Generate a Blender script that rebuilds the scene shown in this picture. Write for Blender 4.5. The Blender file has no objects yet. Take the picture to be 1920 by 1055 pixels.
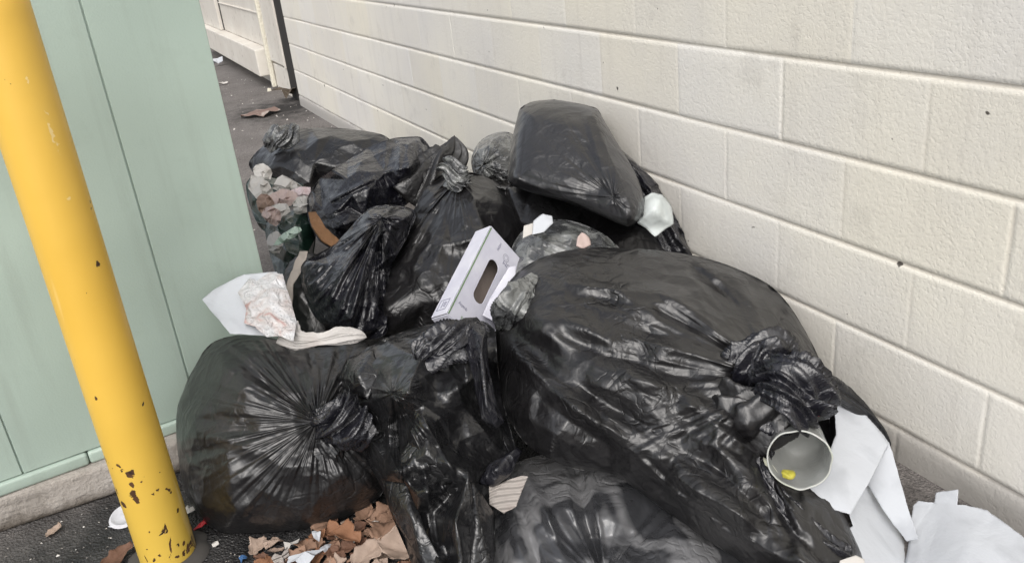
import bpy, bmesh, math, random
import numpy as np
from mathutils import Vector, Matrix

sc = bpy.context.scene
C = sc.collection
R_ = math.radians

# ---------------------------------------------------------------- camera
FPX, YAW, PIT, ROL = 1597.06, 0.42219, -0.40807, -0.10909
CAM = np.array([-1.4562, 0.0, 1.2745])
_F = np.array([math.sin(YAW)*math.cos(PIT), math.cos(YAW)*math.cos(PIT), math.sin(PIT)])
_R = np.cross(_F, [0, 0, 1]); _R /= np.linalg.norm(_R); _U = np.cross(_R, _F)
CR = math.cos(ROL)*_R + math.sin(ROL)*_U
CU = -math.sin(ROL)*_R + math.cos(ROL)*_U
cam = bpy.data.cameras.new('camera'); co = bpy.data.objects.new('camera', cam); C.objects.link(co)
cam.sensor_width = 36.0; cam.lens = 36.0*FPX/1920.0; cam.clip_start = 0.02; cam.clip_end = 500
M = Matrix(((CR[0], CU[0], -_F[0]), (CR[1], CU[1], -_F[1]), (CR[2], CU[2], -_F[2]))).to_4x4()
M.translation = Vector(CAM); co.matrix_world = M
sc.camera = co

# ---------------------------------------------------------------- sky, sun, exposure
SUN_EL, SUN_AZ = 47.0, 214.0      # azimuth clockwise from +Y
w = bpy.data.worlds.new('World'); sc.world = w; w.use_nodes = True
nt = w.node_tree; nt.nodes.clear()
sky = nt.nodes.new('ShaderNodeTexSky'); sky.sky_type = 'NISHITA'; sky.sun_disc = False
sky.sun_elevation = R_(SUN_EL); sky.sun_rotation = R_(SUN_AZ)
sky.air_density = 1.0; sky.dust_density = 4.0; sky.ozone_density = 1.0
hs = nt.nodes.new('ShaderNodeHueSaturation'); hs.inputs['Saturation'].default_value = 0.30
bg = nt.nodes.new('ShaderNodeBackground'); bg.inputs['Strength'].default_value = 0.15
wo = nt.nodes.new('ShaderNodeOutputWorld')
nt.links.new(sky.outputs[0], hs.inputs['Color']); nt.links.new(hs.outputs[0], bg.inputs['Color'])
nt.links.new(bg.outputs[0], wo.inputs[0])
sl = bpy.data.lights.new('sun', 'SUN'); sl.energy = 1.0; sl.angle = R_(60); sl.color = (1.0, 0.965, 0.92)
so = bpy.data.objects.new('sun', sl); C.objects.link(so)
az = R_(SUN_AZ); el = R_(SUN_EL)
sd = Vector((math.sin(az)*math.cos(el), math.cos(az)*math.cos(el), math.sin(el)))
so.rotation_euler = (-sd).to_track_quat('-Z', 'Y').to_euler(); so.location = sd*20
sc.view_settings.view_transform = 'Standard'; sc.view_settings.look = 'None'
sc.view_settings.exposure = 0.40; sc.view_settings.gamma = 1.0
sc.cycles.use_denoising = True
sc.cycles.max_bounces = 8

# ---------------------------------------------------------------- helpers
def spot(u, v, d):
    """photo pixel + distance along the view axis -> world point"""
    u = np.asarray(u, float); v = np.asarray(v, float); d = np.asarray(d, float)
    return CAM + d[..., None]*(_F + CR*((u-960)/FPX)[..., None] + CU*((527.5-v)/FPX)[..., None])
def on_plane(u, v, ax, val):
    r = _F + CR*((u-960)/FPX) + CU*((527.5-v)/FPX)
    return CAM + r*((val-CAM[ax])/r[ax])

def link(name, me, mat=None, parent=None):
    o = bpy.data.objects.new(name, me); C.objects.link(o)
    if mat: me.materials.append(mat)
    if parent: o.parent = parent
    return o
def mesh(name, V, Fc, mat=None, parent=None, smooth=False):
    me = bpy.data.meshes.new(name)
    me.from_pydata([tuple(map(float, p)) for p in V], [], Fc); me.update()
    if smooth: me.polygons.foreach_set('use_smooth', [True]*len(me.polygons))
    return link(name, me, mat, parent)
def tag(o, label, cat, group=None):
    o['label'] = label; o['category'] = cat
    if group: o['group'] = group
    return o
def struct(o): o['kind'] = 'structure'; return o
def empty(name, loc, rz=0):
    o = bpy.data.objects.new(name, None); C.objects.link(o); o.location = loc; o.rotation_euler = (0, 0, rz)
    o.empty_display_size = .1
    return o
def recentre(o, p=None):
    """put a mesh object's origin at the base of its own mesh"""
    n = len(o.data.vertices); a = np.empty(n*3); o.data.vertices.foreach_get('co', a); a = a.reshape(-1, 3)
    c = np.array([a[:, 0].mean(), a[:, 1].mean(), a[:, 2].min()]) if p is None else np.array(p)
    a -= c; o.data.vertices.foreach_set('co', a.ravel()); o.location = c; o.data.update(); return c
def adopt(o, parent):
    """parent o (vertices in world space) under parent without moving it"""
    bpy.context.view_layer.update()
    o.parent = parent; o.matrix_parent_inverse = parent.matrix_world.inverted(); return o

# ---- numpy noise
def _hash(i, j, k, s):
    n = (i*374761393 + j*668265263 + k*2147483647 + s*1274126177) & 0xffffffff
    n = ((n ^ (n >> 13))*1274126177) & 0xffffffff
    n = ((n ^ (n >> 16))*2246822519) & 0xffffffff
    return ((n ^ (n >> 15)) & 0xffff)/32767.5 - 1.0
def noise(P, f=1.0, s=0, oct=1):
    P = np.asarray(P, float)
    if P.shape[-1] == 2: P = np.concatenate([P, np.zeros(P.shape[:-1]+(1,))], -1)
    out = 0; a = 1.0; tot = 0
    for o in range(oct):
        q = P*f*2**o + 17.3*s + 5.1*o; i = np.floor(q).astype(np.int64); t = q-i; t = t*t*(3-2*t)
        r = 0
        for dx in (0, 1):
            for dy in (0, 1):
                for dz in (0, 1):
                    wgt = (t[..., 0] if dx else 1-t[..., 0])*(t[..., 1] if dy else 1-t[..., 1])*(t[..., 2] if dz else 1-t[..., 2])
                    r = r + wgt*_hash(i[..., 0]+dx, i[..., 1]+dy, i[..., 2]+dz, s+o)
        out = out + a*r; tot += a; a *= .5
    return out/tot
def worley(P, n, rng, lo, hi, ang=0.0, stretch=1.0):
    """distance to nearest of n random points: bowls with sharp ridges between"""
    Q = rng.uniform(lo, hi, (n, 2))
    c, s = math.cos(ang), math.sin(ang); Rm = np.array([[c, -s], [s, c]])
    A = (P.reshape(-1, 2) @ Rm)/np.array([stretch, 1]); B = (Q @ Rm)/np.array([stretch, 1])
    d = np.full(len(A), 1e9)
    for b in B: d = np.minimum(d, ((A-b)**2).sum(1))
    return np.sqrt(d).reshape(P.shape[:-1])
def polydist(P, pts, closed=False):
    pts = np.asarray(pts, float); A = P.reshape(-1, 2); d = np.full(len(A), 1e9)
    n = len(pts) if closed else len(pts)-1
    for i in range(n):
        a = pts[i]; b = pts[(i+1) % len(pts)]; ab = b-a
        t = np.clip(((A-a) @ ab)/max(ab @ ab, 1e-9), 0, 1)
        d = np.minimum(d, ((A-a-t[:, None]*ab)**2).sum(1))
    return np.sqrt(d).reshape(P.shape[:-1])
def spline(pts, n, closed=True, k=.5):
    P = np.asarray(pts, float); m = len(P); out = []
    segs = m if closed else m-1
    for i in range(segs):
        g = (lambda j: P[j % m]) if closed else (lambda j: P[min(max(j, 0), m-1)])
        p0, p1, p2, p3 = g(i-1), g(i), g(i+1), g(i+2)
        t = np.linspace(0, 1, 24, endpoint=False)[:, None]
        m1 = (p2-p0)*k; m2 = (p3-p1)*k
        out.append((2*t**3-3*t**2+1)*p1+(t**3-2*t**2+t)*m1+(-2*t**3+3*t**2)*p2+(t**3-t**2)*m2)
    Q = np.concatenate(out)
    if closed: Q = np.concatenate([Q, Q[:1]])
    else: Q = np.concatenate([Q, P[-1:]])
    L = np.concatenate([[0], np.cumsum(np.linalg.norm(np.diff(Q[:, :2], axis=0), axis=1))])
    tt = np.linspace(0, L[-1], n, endpoint=not closed)
    return np.stack([np.interp(tt, L, Q[:, c]) for c in range(Q.shape[1])], 1)

def facets(P, n, rng, poly, val):
    """piecewise flat interpolation of val over random points: planes meeting in sharp creases"""
    from mathutils.geometry import delaunay_2d_cdt
    lo, hi = poly.min(0), poly.max(0); pts = []
    md = math.sqrt((hi-lo).prod()/n)*.55
    for _ in range(n*12):
        q = rng.uniform(lo, hi)
        if all(np.hypot(*(q-r)) > md for r in pts): pts.append(q)
        if len(pts) >= n: break
    pts = np.array(pts+[p for p in poly]+[(lo[0]-90, lo[1]-90), (hi[0]+90, lo[1]-90), (hi[0]+90, hi[1]+90), (lo[0]-90, hi[1]+90)])
    v, _, f, _, _, _ = delaunay_2d_cdt([Vector(p) for p in pts], [], [], 0, 1e-6)
    v = np.array([x[:] for x in v]); h = val(v); A = P.reshape(-1, 2); out = np.zeros(len(A))
    for t in f:
        a, b, c = v[t[0]], v[t[1]], v[t[2]]; dt = (b[0]-a[0])*(c[1]-a[1])-(c[0]-a[0])*(b[1]-a[1])
        if abs(dt) < 1e-9: continue
        l1 = ((A[:, 0]-a[0])*(c[1]-a[1])-(c[0]-a[0])*(A[:, 1]-a[1]))/dt
        l2 = ((b[0]-a[0])*(A[:, 1]-a[1])-(A[:, 0]-a[0])*(b[1]-a[1]))/dt
        m = (l1 >= -1e-7) & (l2 >= -1e-7) & (l1+l2 <= 1+1e-7)
        out[m] = (h[t[0]]*(1-l1-l2)+h[t[1]]*l1+h[t[2]]*l2)[m]
    return out.reshape(P.shape[:-1])

# ---- thin film solver: a grid sheet with a little more film than the form it covers, so it buckles
OFF = [(0, 1), (1, 0), (1, 1), (1, -1), (0, 2), (2, 0)]
def _sh(X, di, dj):
    Y = np.roll(X, -dj, axis=1)
    return Y[di:] if di else Y
def relax(X, T, N, et, es, it, pull):
    """X current (rows, cols wrap), T target form, et/es extra length round / along (arrays or numbers)"""
    rows = X.shape[0]; rest = []
    et = np.broadcast_to(et, X.shape[:2]); es = np.broadcast_to(es, X.shape[:2])
    for di, dj in OFF:
        d = np.linalg.norm(_sh(T, di, dj)-T[:rows-di if di else rows], axis=2)
        a = et[:rows-di if di else rows]; b = es[:rows-di if di else rows]
        wt = abs(dj)/(abs(di)+abs(dj)); k = 1 + a*wt + b*(1-wt)
        if abs(di) == 2 or abs(dj) == 2: k = 1 + (k-1)*0.35
        rest.append(d*k)
    for s in range(it):
        acc = np.zeros_like(X); cnt = np.full(X.shape[:2]+(1,), 1e-6)
        for (di, dj), L in zip(OFF, rest):
            A = X[:rows-di] if di else X
            D = _sh(X, di, dj)-A; n = np.linalg.norm(D, axis=2)+1e-9
            c = (n-L)/n*.5
            if di == 2 or dj == 2: c = np.minimum(c, 0)*.5
            corr = D*c[..., None]
            if di: acc[:rows-di] += corr; cnt[:rows-di] += 1
            else: acc += corr; cnt += 1
            cr = np.roll(corr, dj, axis=1)
            if di: acc[di:] -= cr; cnt[di:] += 1
            else: acc -= cr; cnt += 1
        X = X + 1.6*acc/cnt
        E = ((T-X)*N).sum(2, keepdims=True)
        X = X + pull*(T-X) + pull*E*N*.3
    return X
def normals(X):
    a = np.roll(X, -1, 1)-np.roll(X, 1, 1); b = np.gradient(X, axis=0)
    n = np.cross(a, b); return n/(np.linalg.norm(n, axis=2, keepdims=True)+1e-9)
def resize(A, r, c):
    """bilinear resize of a (rows, wrapped cols, k) grid"""
    R0, C0 = A.shape[:2]
    y = np.linspace(0, R0-1, r); x = np.arange(c)*C0/c
    i = np.minimum(y.astype(int), R0-2); f = (y-i)[:, None, None]; j = x.astype(int); g = (x-j)[None, :, None]
    j1 = (j+1) % C0
    return (A[i][:, j]*(1-g)+A[i][:, j1]*g)*(1-f)+(A[i+1][:, j]*(1-g)+A[i+1][:, j1]*g)*f

CAB_Y = 2.115
def clampworld(X, cab=False):
    X = X.copy()
    X[..., 0] = np.minimum(X[..., 0], -0.006)
    X[..., 2] = np.maximum(X[..., 2], 0.006)
    if cab:
        m = X[..., 0] < -1.14
        X[..., 1] = np.where(m, np.minimum(X[..., 1], CAB_Y+.06*np.clip((X[..., 0]+1.9)/.76, 0, 1)), X[..., 1])
    return X
def grid_mesh(name, X, mat, parent=None, cap0=True, cap1=True, closed=True):
    r, c = X.shape[:2]; V = X.reshape(-1, 3); Fc = []
    idx = np.arange(r*c).reshape(r, c)
    cc = c if closed else c-1
    a = idx[:-1, :cc]; b = np.roll(idx, -1, 1)[:-1, :cc]; d = idx[1:, :cc]; e = np.roll(idx, -1, 1)[1:, :cc]
    q = np.stack([a, d, e, b], -1).reshape(-1, 4)
    Fc = q.tolist()
    if closed and cap0: Fc.append(idx[0].tolist())
    if closed and cap1: Fc.append(idx[-1][::-1].tolist())
    return mesh(name, V, Fc, mat, parent, smooth=True)

def bag(label, poly, pole, D, T, Tb, mat, R=None, grad=(0, 0), feats=(), seed=1, et=.06, es=.03,
        pleat=None, crump=(), facet=None, cab=False, NT=176, NS=84, smooth=.5, cat='garbage bag', name='garbage_bag',
        group='black garbage bags in the heap', clamp=True, backgrad=None, sharpness=1.0):
    rng = np.random.default_rng(seed)
    poly = np.array(poly, float); cen = poly.mean(0); pole = np.array(pole, float)
    size = poly.max(0)-poly.min(0)
    R = R or size.min()*.42
    def form(nt, ns):
        out = spline(poly, nt, True, smooth); 
        out = out + (noise(np.stack([out[:, 0], out[:, 1]], -1)/size.max(), 5, seed, 2)*size.max()*.008)[:, None]*((out-cen)/size.max()*2)
        nf = int(ns*.7); nb = ns-nf
        sf = np.linspace(.012, 1, nf); sf = .45*sf + .55*np.sin(sf*math.pi/2)
        sb = np.linspace(1, .02, nb+1)[1:]; sb = np.sin(sb*math.pi/2)
        front = pole + sf[:, None, None]*(out[None]-pole)
        back = cen + sb[:, None, None]*(out[None]-cen)
        def dome(P, TT, Rr):
            d = polydist(P, out[::4], True)
            x = np.clip(d/Rr, 0, 1); return TT*np.sqrt(np.maximum(1-(1-x)**2, 0))
        hf = dome(front, T, R); hb = -dome(back, Tb, R)
        P = np.concatenate([front, back]); h = np.concatenate([hf, hb])
        if facet:
            fn_, bl_, am_ = facet; fr_ = np.random.default_rng(seed+500)
            inside = lambda v: dome(v, T, R)
            rv = np.random.default_rng(seed+501)
            hp = facets(front, fn_, fr_, poly, lambda v: inside(v)*(T*1.06/T)+am_*rv.uniform(-1, 1, len(v))*np.clip(polydist(v, out[::4], True)/(R*.5), 0, 1))
            h[:nf] = hf*(1-bl_)+hp*bl_
        fw = np.concatenate([np.repeat(np.clip((1-sf)/.12, 0, 1)[:, None], nt, 1), np.zeros((nb, nt))])
        Pf = P+np.stack([noise(P/110, 1, seed+61), noise(P/110, 1, seed+62)], -1)*11
        for fi, (pts, wd, H, kind) in enumerate(feats):
            d = polydist(Pf, pts)
            if kind == 't':
                H = H*np.clip(.75+1.1*noise(P/75, 1, seed+63+fi), .1, 1.35); wd = wd*(1+.45*noise(P/90, 1, seed+90+fi))
            if kind == 't': g = np.clip(1-d/wd, 0, 1)
            elif kind == 's': g = 1/(1+np.exp((d-wd)/(wd*.15)))
            else: g = np.exp(-(d/wd)**2)
            h = h + H*g*fw
        S = np.concatenate([sf, 1+(1-sb)])[:, None]*np.ones((1, nt))
        th = np.arange(nt)/nt
        if pleat:
            n, amp, fall = pleat
            Ssc = S[..., None]; q = np.stack([np.cos(th*2*math.pi), np.sin(th*2*math.pi)], -1)
            w1 = noise(np.concatenate([q[None]*n/6.0+0*Ssc, Ssc*1.3], -1), 1.0, seed+3)
            w2 = noise(np.concatenate([q[None]*n/2.6+0*Ssc, Ssc*1.6], -1), 1.0, seed+4)
            w3 = noise(np.concatenate([q[None]*n/1.3+0*Ssc, Ssc*2.4], -1), 1.0, seed+6)
            rid = (1-np.abs(w1)*2.2)*.8 + (1-np.abs(w2)*2.2)*.5 + (1-np.abs(w3)*2.)*.28
            env = np.clip(S/.10, 0, 1)**.8*np.exp(-(S/fall)**1.6)
            mod = .35+.95*np.clip(noise(np.concatenate([q[None]*1.1+0*Ssc, 0*Ssc+.3], -1), 1.0, seed+8)+.5, 0, 1)
            h = h + amp*rid*env*mod*np.clip(fw*1.2, 0, 1)
        r2 = np.random.default_rng(seed+77)
        Pw = P + np.stack([noise(P/size.max(), 6, seed+11), noise(P/size.max(), 6, seed+12)], -1)*size.max()*.035
        for n, amp, ang, st in crump:
            wv = worley(Pw, n, r2, poly.min(0)-30, poly.max(0)+30, ang, st)
            k = noise(P/size.max(), 3.0, seed+21+n)
            h = h + amp*(wv/math.sqrt(size[0]*size[1]/n)*1.6-.5)*np.clip(.65+.9*k, 0, 1.5)*np.clip(fw*2, 0, 1)
        X = spot(P[..., 0], P[..., 1], D + grad[0]*(P[..., 0]-cen[0])/1000 + grad[1]*(P[..., 1]-cen[1])/1000 - h)
        if clamp: X = clampworld(X, cab)
        return X
    X = None
    for lv, (div, it) in enumerate(((4, 60), (2, 50), (1, 36))):
        nt, ns = NT//div, NS//div
        T3 = form(nt, ns); N = normals(T3)
        if X is None:
            X = T3 + N*rng.normal(0, .006, T3.shape[:2])[..., None]
        else:
            X = T3 + resize(X-Tp, ns, nt) + N*rng.normal(0, .0016/lv, T3.shape[:2])[..., None]
        k = (1.0, 1.05, 1.05)[lv]
        var = .55+.9*np.clip(noise(T3, 4.5, seed+40+lv)+.45, 0, 1.2)
        X = relax(X, T3, N, et*k*var*sharpness, es*k*var*sharpness, it, (.045, .05, .07)[lv])
        X[-2:] = T3[-2:]; Tp = T3
    if clamp: X = clampworld(X, cab)
    o = grid_mesh(name, X, mat)
    tag(o, label, cat, group); recentre(o)
    return o

def tuft(name, path, mat, parent=None, k=9, depth=.35, twist=1.0, seed=1, nt=112, ns=84, crump=.12, flat=1.0):
    """gathered, twisted film along a path of (u, v, dist, radius_px)"""
    P = spline(path, ns, False, .5)
    W = spot(P[:, 0], P[:, 1], P[:, 2]); rad = P[:, 3]*P[:, 2]/FPX
    Tn = np.gradient(W, axis=0); Tn /= np.linalg.norm(Tn, axis=1, keepdims=True)+1e-9
    A = np.cross(Tn, _F); A /= np.linalg.norm(A, axis=1, keepdims=True)+1e-9; B = np.cross(Tn, A)
    th = np.arange(nt)/nt*2*math.pi
    s = np.linspace(0, 1, ns)[:, None]; tw = th[None]+twist*s*2.2
    q = np.stack([np.cos(tw)*k/5, np.sin(tw)*k/5, s*1.5+0*tw], -1)
    r = 1+depth*(1.1-2.4*np.abs(noise(q, 1.0, seed)))+depth*.6*(.8-2*np.abs(noise(q, 2.3, seed+1)))
    r = r+crump*noise(np.stack([np.cos(th)+0*s, np.sin(th)+0*s, s*6+0*th], -1), 2.2, seed+2, 2)
    r = np.maximum(r, .12)
    e = np.clip(np.minimum(s/.06, (1-s)/.03), 0.02, 1)**.5
    X = W[:, None]+(A[:, None]*np.cos(th)[None, :, None]+B[:, None]*np.sin(th)[None, :, None]*flat)*(rad[:, None]*r*e)[..., None]
    X = clampworld(X)
    o = grid_mesh(name, X, mat)
    if parent: adopt(o, parent)
    return o

def sheet(name, pts, faces, mat, sub=3, wr=.003, fr=18, thick=.0006, seed=0, parent=None, smooth=True, edge=0.0):
    """thin sheet from (u, v, dist) points"""
    P = np.array(pts, float); W = spot(P[:, 0], P[:, 1], P[:, 2])
    bm = bmesh.new(); vs = [bm.verts.new(tuple(p)) for p in W]
    for f in faces: bm.faces.new([vs[i] for i in f])
    bmesh.ops.recalc_face_normals(bm, faces=bm.faces)
    for k in range(sub):
        bmesh.ops.triangulate(bm, faces=[f for f in bm.faces if len(f.verts) > 4])
        bmesh.ops.subdivide_edges(bm, edges=bm.edges, cuts=1, use_grid_fill=True, smooth=0.25 if smooth and k < 2 else 0)
    bm.normal_update()
    co_ = np.array([v.co[:] for v in bm.verts]); n1 = noise(co_, fr, seed, 2)*wr + (0.5-np.abs(noise(co_, fr*.6, seed+5)))*wr*1.5
    ev = noise(co_, 60, seed+9, 2)*edge
    for i, v in enumerate(bm.verts):
        v.co += v.normal*float(n1[i])
        if edge and v.is_boundary: v.co += Vector(CR)*float(ev[i]) + Vector(CU)*float(ev[-i-1])
    top = list(bm.faces)
    me = bpy.data.meshes.new(name); bm.to_mesh(me); bm.free()
    me.polygons.foreach_set('use_smooth', [True]*len(me.polygons))
    o = link(name, me, mat)
    md = o.modifiers.new('thickness', 'SOLIDIFY'); md.thickness = thick; md.offset = 0
    if parent: adopt(o, parent)
    else: recentre(o)
    return o

def crumple(name, poly, D, amp, n, mat, seed=0, grow=1.25):
    """crumpled scrap: random flat facets standing off a mid surface, closed behind"""
    from mathutils.geometry import delaunay_2d_cdt
    rg = np.random.default_rng(seed); P = np.array(poly, float); c = P.mean(0); P = c+(P-c)*grow
    Q = [p+rg.normal(0, 1.2, 2) for p in spline(P, 26, True, .3)]
    for _ in range(n): 
        a, b = rg.integers(0, len(P), 2); t1, t2 = rg.random(2); Q.append(c+((P[a]-c)*t1+(P[b]-c)*t2)*.6)
    v, _, f, _, _, _ = delaunay_2d_cdt([Vector(q) for q in Q], [], [], 0, 1e-6)
    v = np.array([x[:] for x in v]); r = np.clip(np.linalg.norm((v-c)/(P.max(0)-P.min(0)), axis=1)*2, 0, 1)
    d = D-amp*1.4*np.sqrt(1-r*.98)-amp*rg.uniform(-1, 1, len(v))*.8*(1-r*.4)-.9*(v[:, 1]-c[1])/1000
    o = sheet(name, [(a[0], a[1], z) for a, z in zip(v, d)], [tuple(t) for t in f], mat, 1, .0025, 40, .0015, seed, smooth=False)
    o.data.polygons.foreach_set('use_smooth', [False]*len(o.data.polygons)); return o

def boxbm(bm, x0, x1, y0, y1, z0, z1, bev=0, seg=2):
    r = bmesh.ops.create_cube(bm, size=1.0); vs = r['verts']
    for v in vs:
        v.co = Vector(((x0+x1)/2+v.co.x*(x1-x0), (y0+y1)/2+v.co.y*(y1-y0), (z0+z1)/2+v.co.z*(z1-z0)))
    if bev:
        es = list({e for v in vs for e in v.link_edges})
        bmesh.ops.bevel(bm, geom=es, offset=bev, segments=seg, affect='EDGES', profile=.5)
def bmobj(name, bm, mat, parent=None, smooth=False):
    me = bpy.data.meshes.new(name); bm.to_mesh(me); bm.free()
    if smooth: me.polygons.foreach_set('use_smooth', [True]*len(me.polygons))
    o = link(name, me, mat, parent)
    return o

# ---------------------------------------------------------------- materials
def newmat(name):
    m = bpy.data.materials.new(name); m.use_nodes = True; t = m.node_tree
    b = t.nodes['Principled BSDF']; return m, t, b
def N(t, typ, **kw):
    n = t.nodes.new(typ)
    for k, v in kw.items():
        if k in n.inputs: n.inputs[k].default_value = v
        else: setattr(n, k, v)
    return n
def ramp(t, fac, stops):
    r = t.nodes.new('ShaderNodeValToRGB'); e = r.color_ramp.elements
    while len(e) < len(stops): e.new(.5)
    for i, (p, c) in enumerate(stops):
        e[i].position = p; e[i].color = (*c, 1) if len(c) == 3 else c
    t.links.new(fac, r.inputs[0]); return r.outputs[0]
def G(x): return (x, x, x)
def coords(t, scale=(1, 1, 1)):
    tc = N(t, 'ShaderNodeTexCoord'); mp = N(t, 'ShaderNodeMapping'); mp.inputs['Scale'].default_value = scale
    t.links.new(tc.outputs['Object'], mp.inputs[0]); return mp.outputs[0]
def tex(t, kind, vec, scale, **kw):
    n = N(t, kind, **kw); n.inputs['Scale'].default_value = scale; t.links.new(vec, n.inputs['Vector']); return n
def bump(t, b, h, dist, strength=1.0, prev=None):
    n = N(t, 'ShaderNodeBump'); n.inputs['Distance'].default_value = dist; n.inputs['Strength'].default_value = strength
    t.links.new(h, n.inputs['Height'])
    if prev: t.links.new(prev, n.inputs['Normal'])
    t.links.new(n.outputs[0], b.inputs['Normal']); return n.outputs[0]
def mixc(t, f, a, b_, blend='MIX'):
    m = N(t, 'ShaderNodeMix'); m.data_type = 'RGBA'; m.blend_type = blend
    for s, x in ((0, f), (6, a), (7, b_)):
        if isinstance(x, (int, float)): m.inputs[s].default_value = x
        elif isinstance(x, tuple): m.inputs[s].default_value = (*x, 1)
        else: t.links.new(x, m.inputs[s])
    return m.outputs[2]

def plastic(name, col, rough=.3, fine=.0016, big=.004, coat=.3, dust=.35, sc_=1.0, aniso=None, spec=.5, patch=None, crease=.03):
    m, t, b = newmat(name)
    v = coords(t, aniso or (1, 1, 1))
    n1 = tex(t, 'ShaderNodeTexNoise', v, 7*sc_, Detail=2.0, Distortion=1.2)
    vo = tex(t, 'ShaderNodeTexVoronoi', v, 13*sc_, feature='SMOOTH_F1'); vo.inputs['Smoothness'].default_value = .12
    # warp the cell pattern so that creases wander
    ad = N(t, 'ShaderNodeVectorMath', operation='MULTIPLY_ADD'); ad.inputs[1].default_value = (.09, .09, .09)
    t.links.new(n1.outputs['Color'], ad.inputs[0]); t.links.new(v, ad.inputs[2]); t.links.new(ad.outputs[0], vo.inputs['Vector'])
    n2 = tex(t, 'ShaderNodeTexNoise', v, 45*sc_, Detail=3.0, Distortion=.8)
    p = bump(t, b, vo.outputs['Distance'], big*4)
    p = bump(t, b, n1.outputs['Fac'], big*3, prev=p)
    # thin pinched creases: sharp valleys where a wandering noise crosses its middle
    mk = tex(t, 'ShaderNodeTexNoise', v, 4.0, Detail=1.0); mk_ = ramp(t, mk.outputs['Fac'], [(.38, G(.15)), (.62, G(1))])
    for f_, a_, ds in ((11*sc_, crease, .9), (27*sc_, crease*.45, .6)):
        nr = tex(t, 'ShaderNodeTexNoise', v, f_, Detail=1.5, Distortion=ds)
        sb = N(t, 'ShaderNodeMath', operation='SUBTRACT'); t.links.new(nr.outputs['Fac'], sb.inputs[0]); sb.inputs[1].default_value = .5
        ab = N(t, 'ShaderNodeMath', operation='ABSOLUTE'); t.links.new(sb.outputs[0], ab.inputs[0])
        mn = N(t, 'ShaderNodeMath', operation='MINIMUM'); t.links.new(ab.outputs[0], mn.inputs[0]); mn.inputs[1].default_value = .07
        ml = N(t, 'ShaderNodeMath', operation='MULTIPLY'); t.links.new(mn.outputs[0], ml.inputs[0]); t.links.new(mk_, ml.inputs[1])
        p = bump(t, b, ml.outputs[0], a_, prev=p)
    bump(t, b, n2.outputs['Fac'], fine, prev=p)
    nd = tex(t, 'ShaderNodeTexNoise', v, 3.1, Detail=6.0, Roughness=.65)
    d = ramp(t, nd.outputs['Fac'], [(.45, G(0)), (.75, G(dust))])
    c = mixc(t, d, col, tuple(x*.6+.035 for x in col))
    if patch:
        np_ = tex(t, 'ShaderNodeTexNoise', v, patch[1], Detail=3.0, Distortion=.6); c = mixc(t, ramp(t, np_.outputs['Fac'], [(.48, G(0)), (.53, G(.9))]), c, patch[0])
    t.links.new(c, b.inputs['Base Color'])
    rr = ramp(t, nd.outputs['Fac'], [(.3, G(rough*.75)), (.7, G(rough*1.35))]); t.links.new(rr, b.inputs['Roughness'])
    b.inputs['Specular IOR Level'].default_value = spec
    b.inputs['Coat Weight'].default_value = coat; b.inputs['Coat Roughness'].default_value = .12
    return m
PL = plastic('black_plastic', (.008, .0075, .0082), .37, big=.0024, fine=.0012, coat=.10, spec=.75)
PLb = plastic('slack_black_plastic', (.008, .008, .009), .30, big=.0014, fine=.0010, coat=.2, spec=.8, sc_=1.4)
PLs = plastic('black_plastic_smooth', (.008, .008, .009), .30, big=.0018, fine=.0010, coat=.35)
PLg = plastic('grey_black_plastic', (.018, .018, .020), .36, big=.002, fine=.0011, coat=.35)
PLx = plastic('crinkled_black_plastic', (.009, .009, .013), .24, big=.0034, fine=.0014, coat=.5, sc_=1.5)
PLd = plastic('stretched_thin_plastic', (.045, .046, .05), .25, big=.0024, fine=.0012, coat=.7, patch=((.19, .19, .195), 5.0))
PLgr = plastic('dark_green_plastic', (.010, .026, .018), .25, big=.003, fine=.0012, coat=.6, sc_=1.3)
PLc = plastic('smoky_clear_plastic', (.06, .062, .064), .2, big=.004, fine=.002, coat=.9, sc_=1.6, patch=((.16, .165, .16), 14.0))

def paper(name, col, rough=.8, b_=.0008, stain=None, trans=True):
    m, t, b = newmat(name); v = coords(t)
    n = tex(t, 'ShaderNodeTexNoise', v, 60, Detail=4.0); n2 = tex(t, 'ShaderNodeTexNoise', v, 9, Detail=5.0, Distortion=.5)
    p = bump(t, b, n.outputs['Fac'], b_); bump(t, b, n2.outputs['Fac'], b_*6, prev=p)
    st = stain or tuple(x*.82 for x in col)
    f = ramp(t, n2.outputs['Fac'], [(.5, G(0)), (.72, G(1))])
    t.links.new(mixc(t, f, col, st), b.inputs['Base Color']); b.inputs['Roughness'].default_value = rough
    b.inputs['Specular IOR Level'].default_value = .25
    return m
WHITE = paper('white_paper', (.48, .50, .53), stain=(.36, .375, .40))
TISSUE = paper('soiled_tissue', (.50, .48, .45), stain=(.33, .28, .24))
PINK = paper('pinkish_wrapper', (.46, .36, .33), stain=(.33, .22, .2), rough=.5)
CARD = paper('grey_cardboard', (.34, .31, .285), stain=(.27, .21, .19))
def _ribs(m):
    t = m.node_tree; b = t.nodes['Principled BSDF']; wv = N(t, 'ShaderNodeTexWave', bands_direction='Z'); wv.inputs['Scale'].default_value = 42; wv.inputs['Distortion'].default_value = .8
    t.links.new(coords(t), wv.inputs['Vector']); prev = b.inputs['Normal'].links[0].from_socket; bump(t, b, wv.outputs['Fac'], .004, prev=prev)
_ribs(CARD)
LEAFM = [paper('leaf_%s' % k, c, .65, .0015, s) for k, c, s in (
    ('tan', (.26, .16, .11), (.09, .05, .04)), ('orange', (.25, .125, .07), (.10, .05, .035)),
    ('brown', (.14, .075, .05), (.07, .04, .03)), ('pale', (.33, .25, .20), (.14, .09, .07)))]
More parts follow.
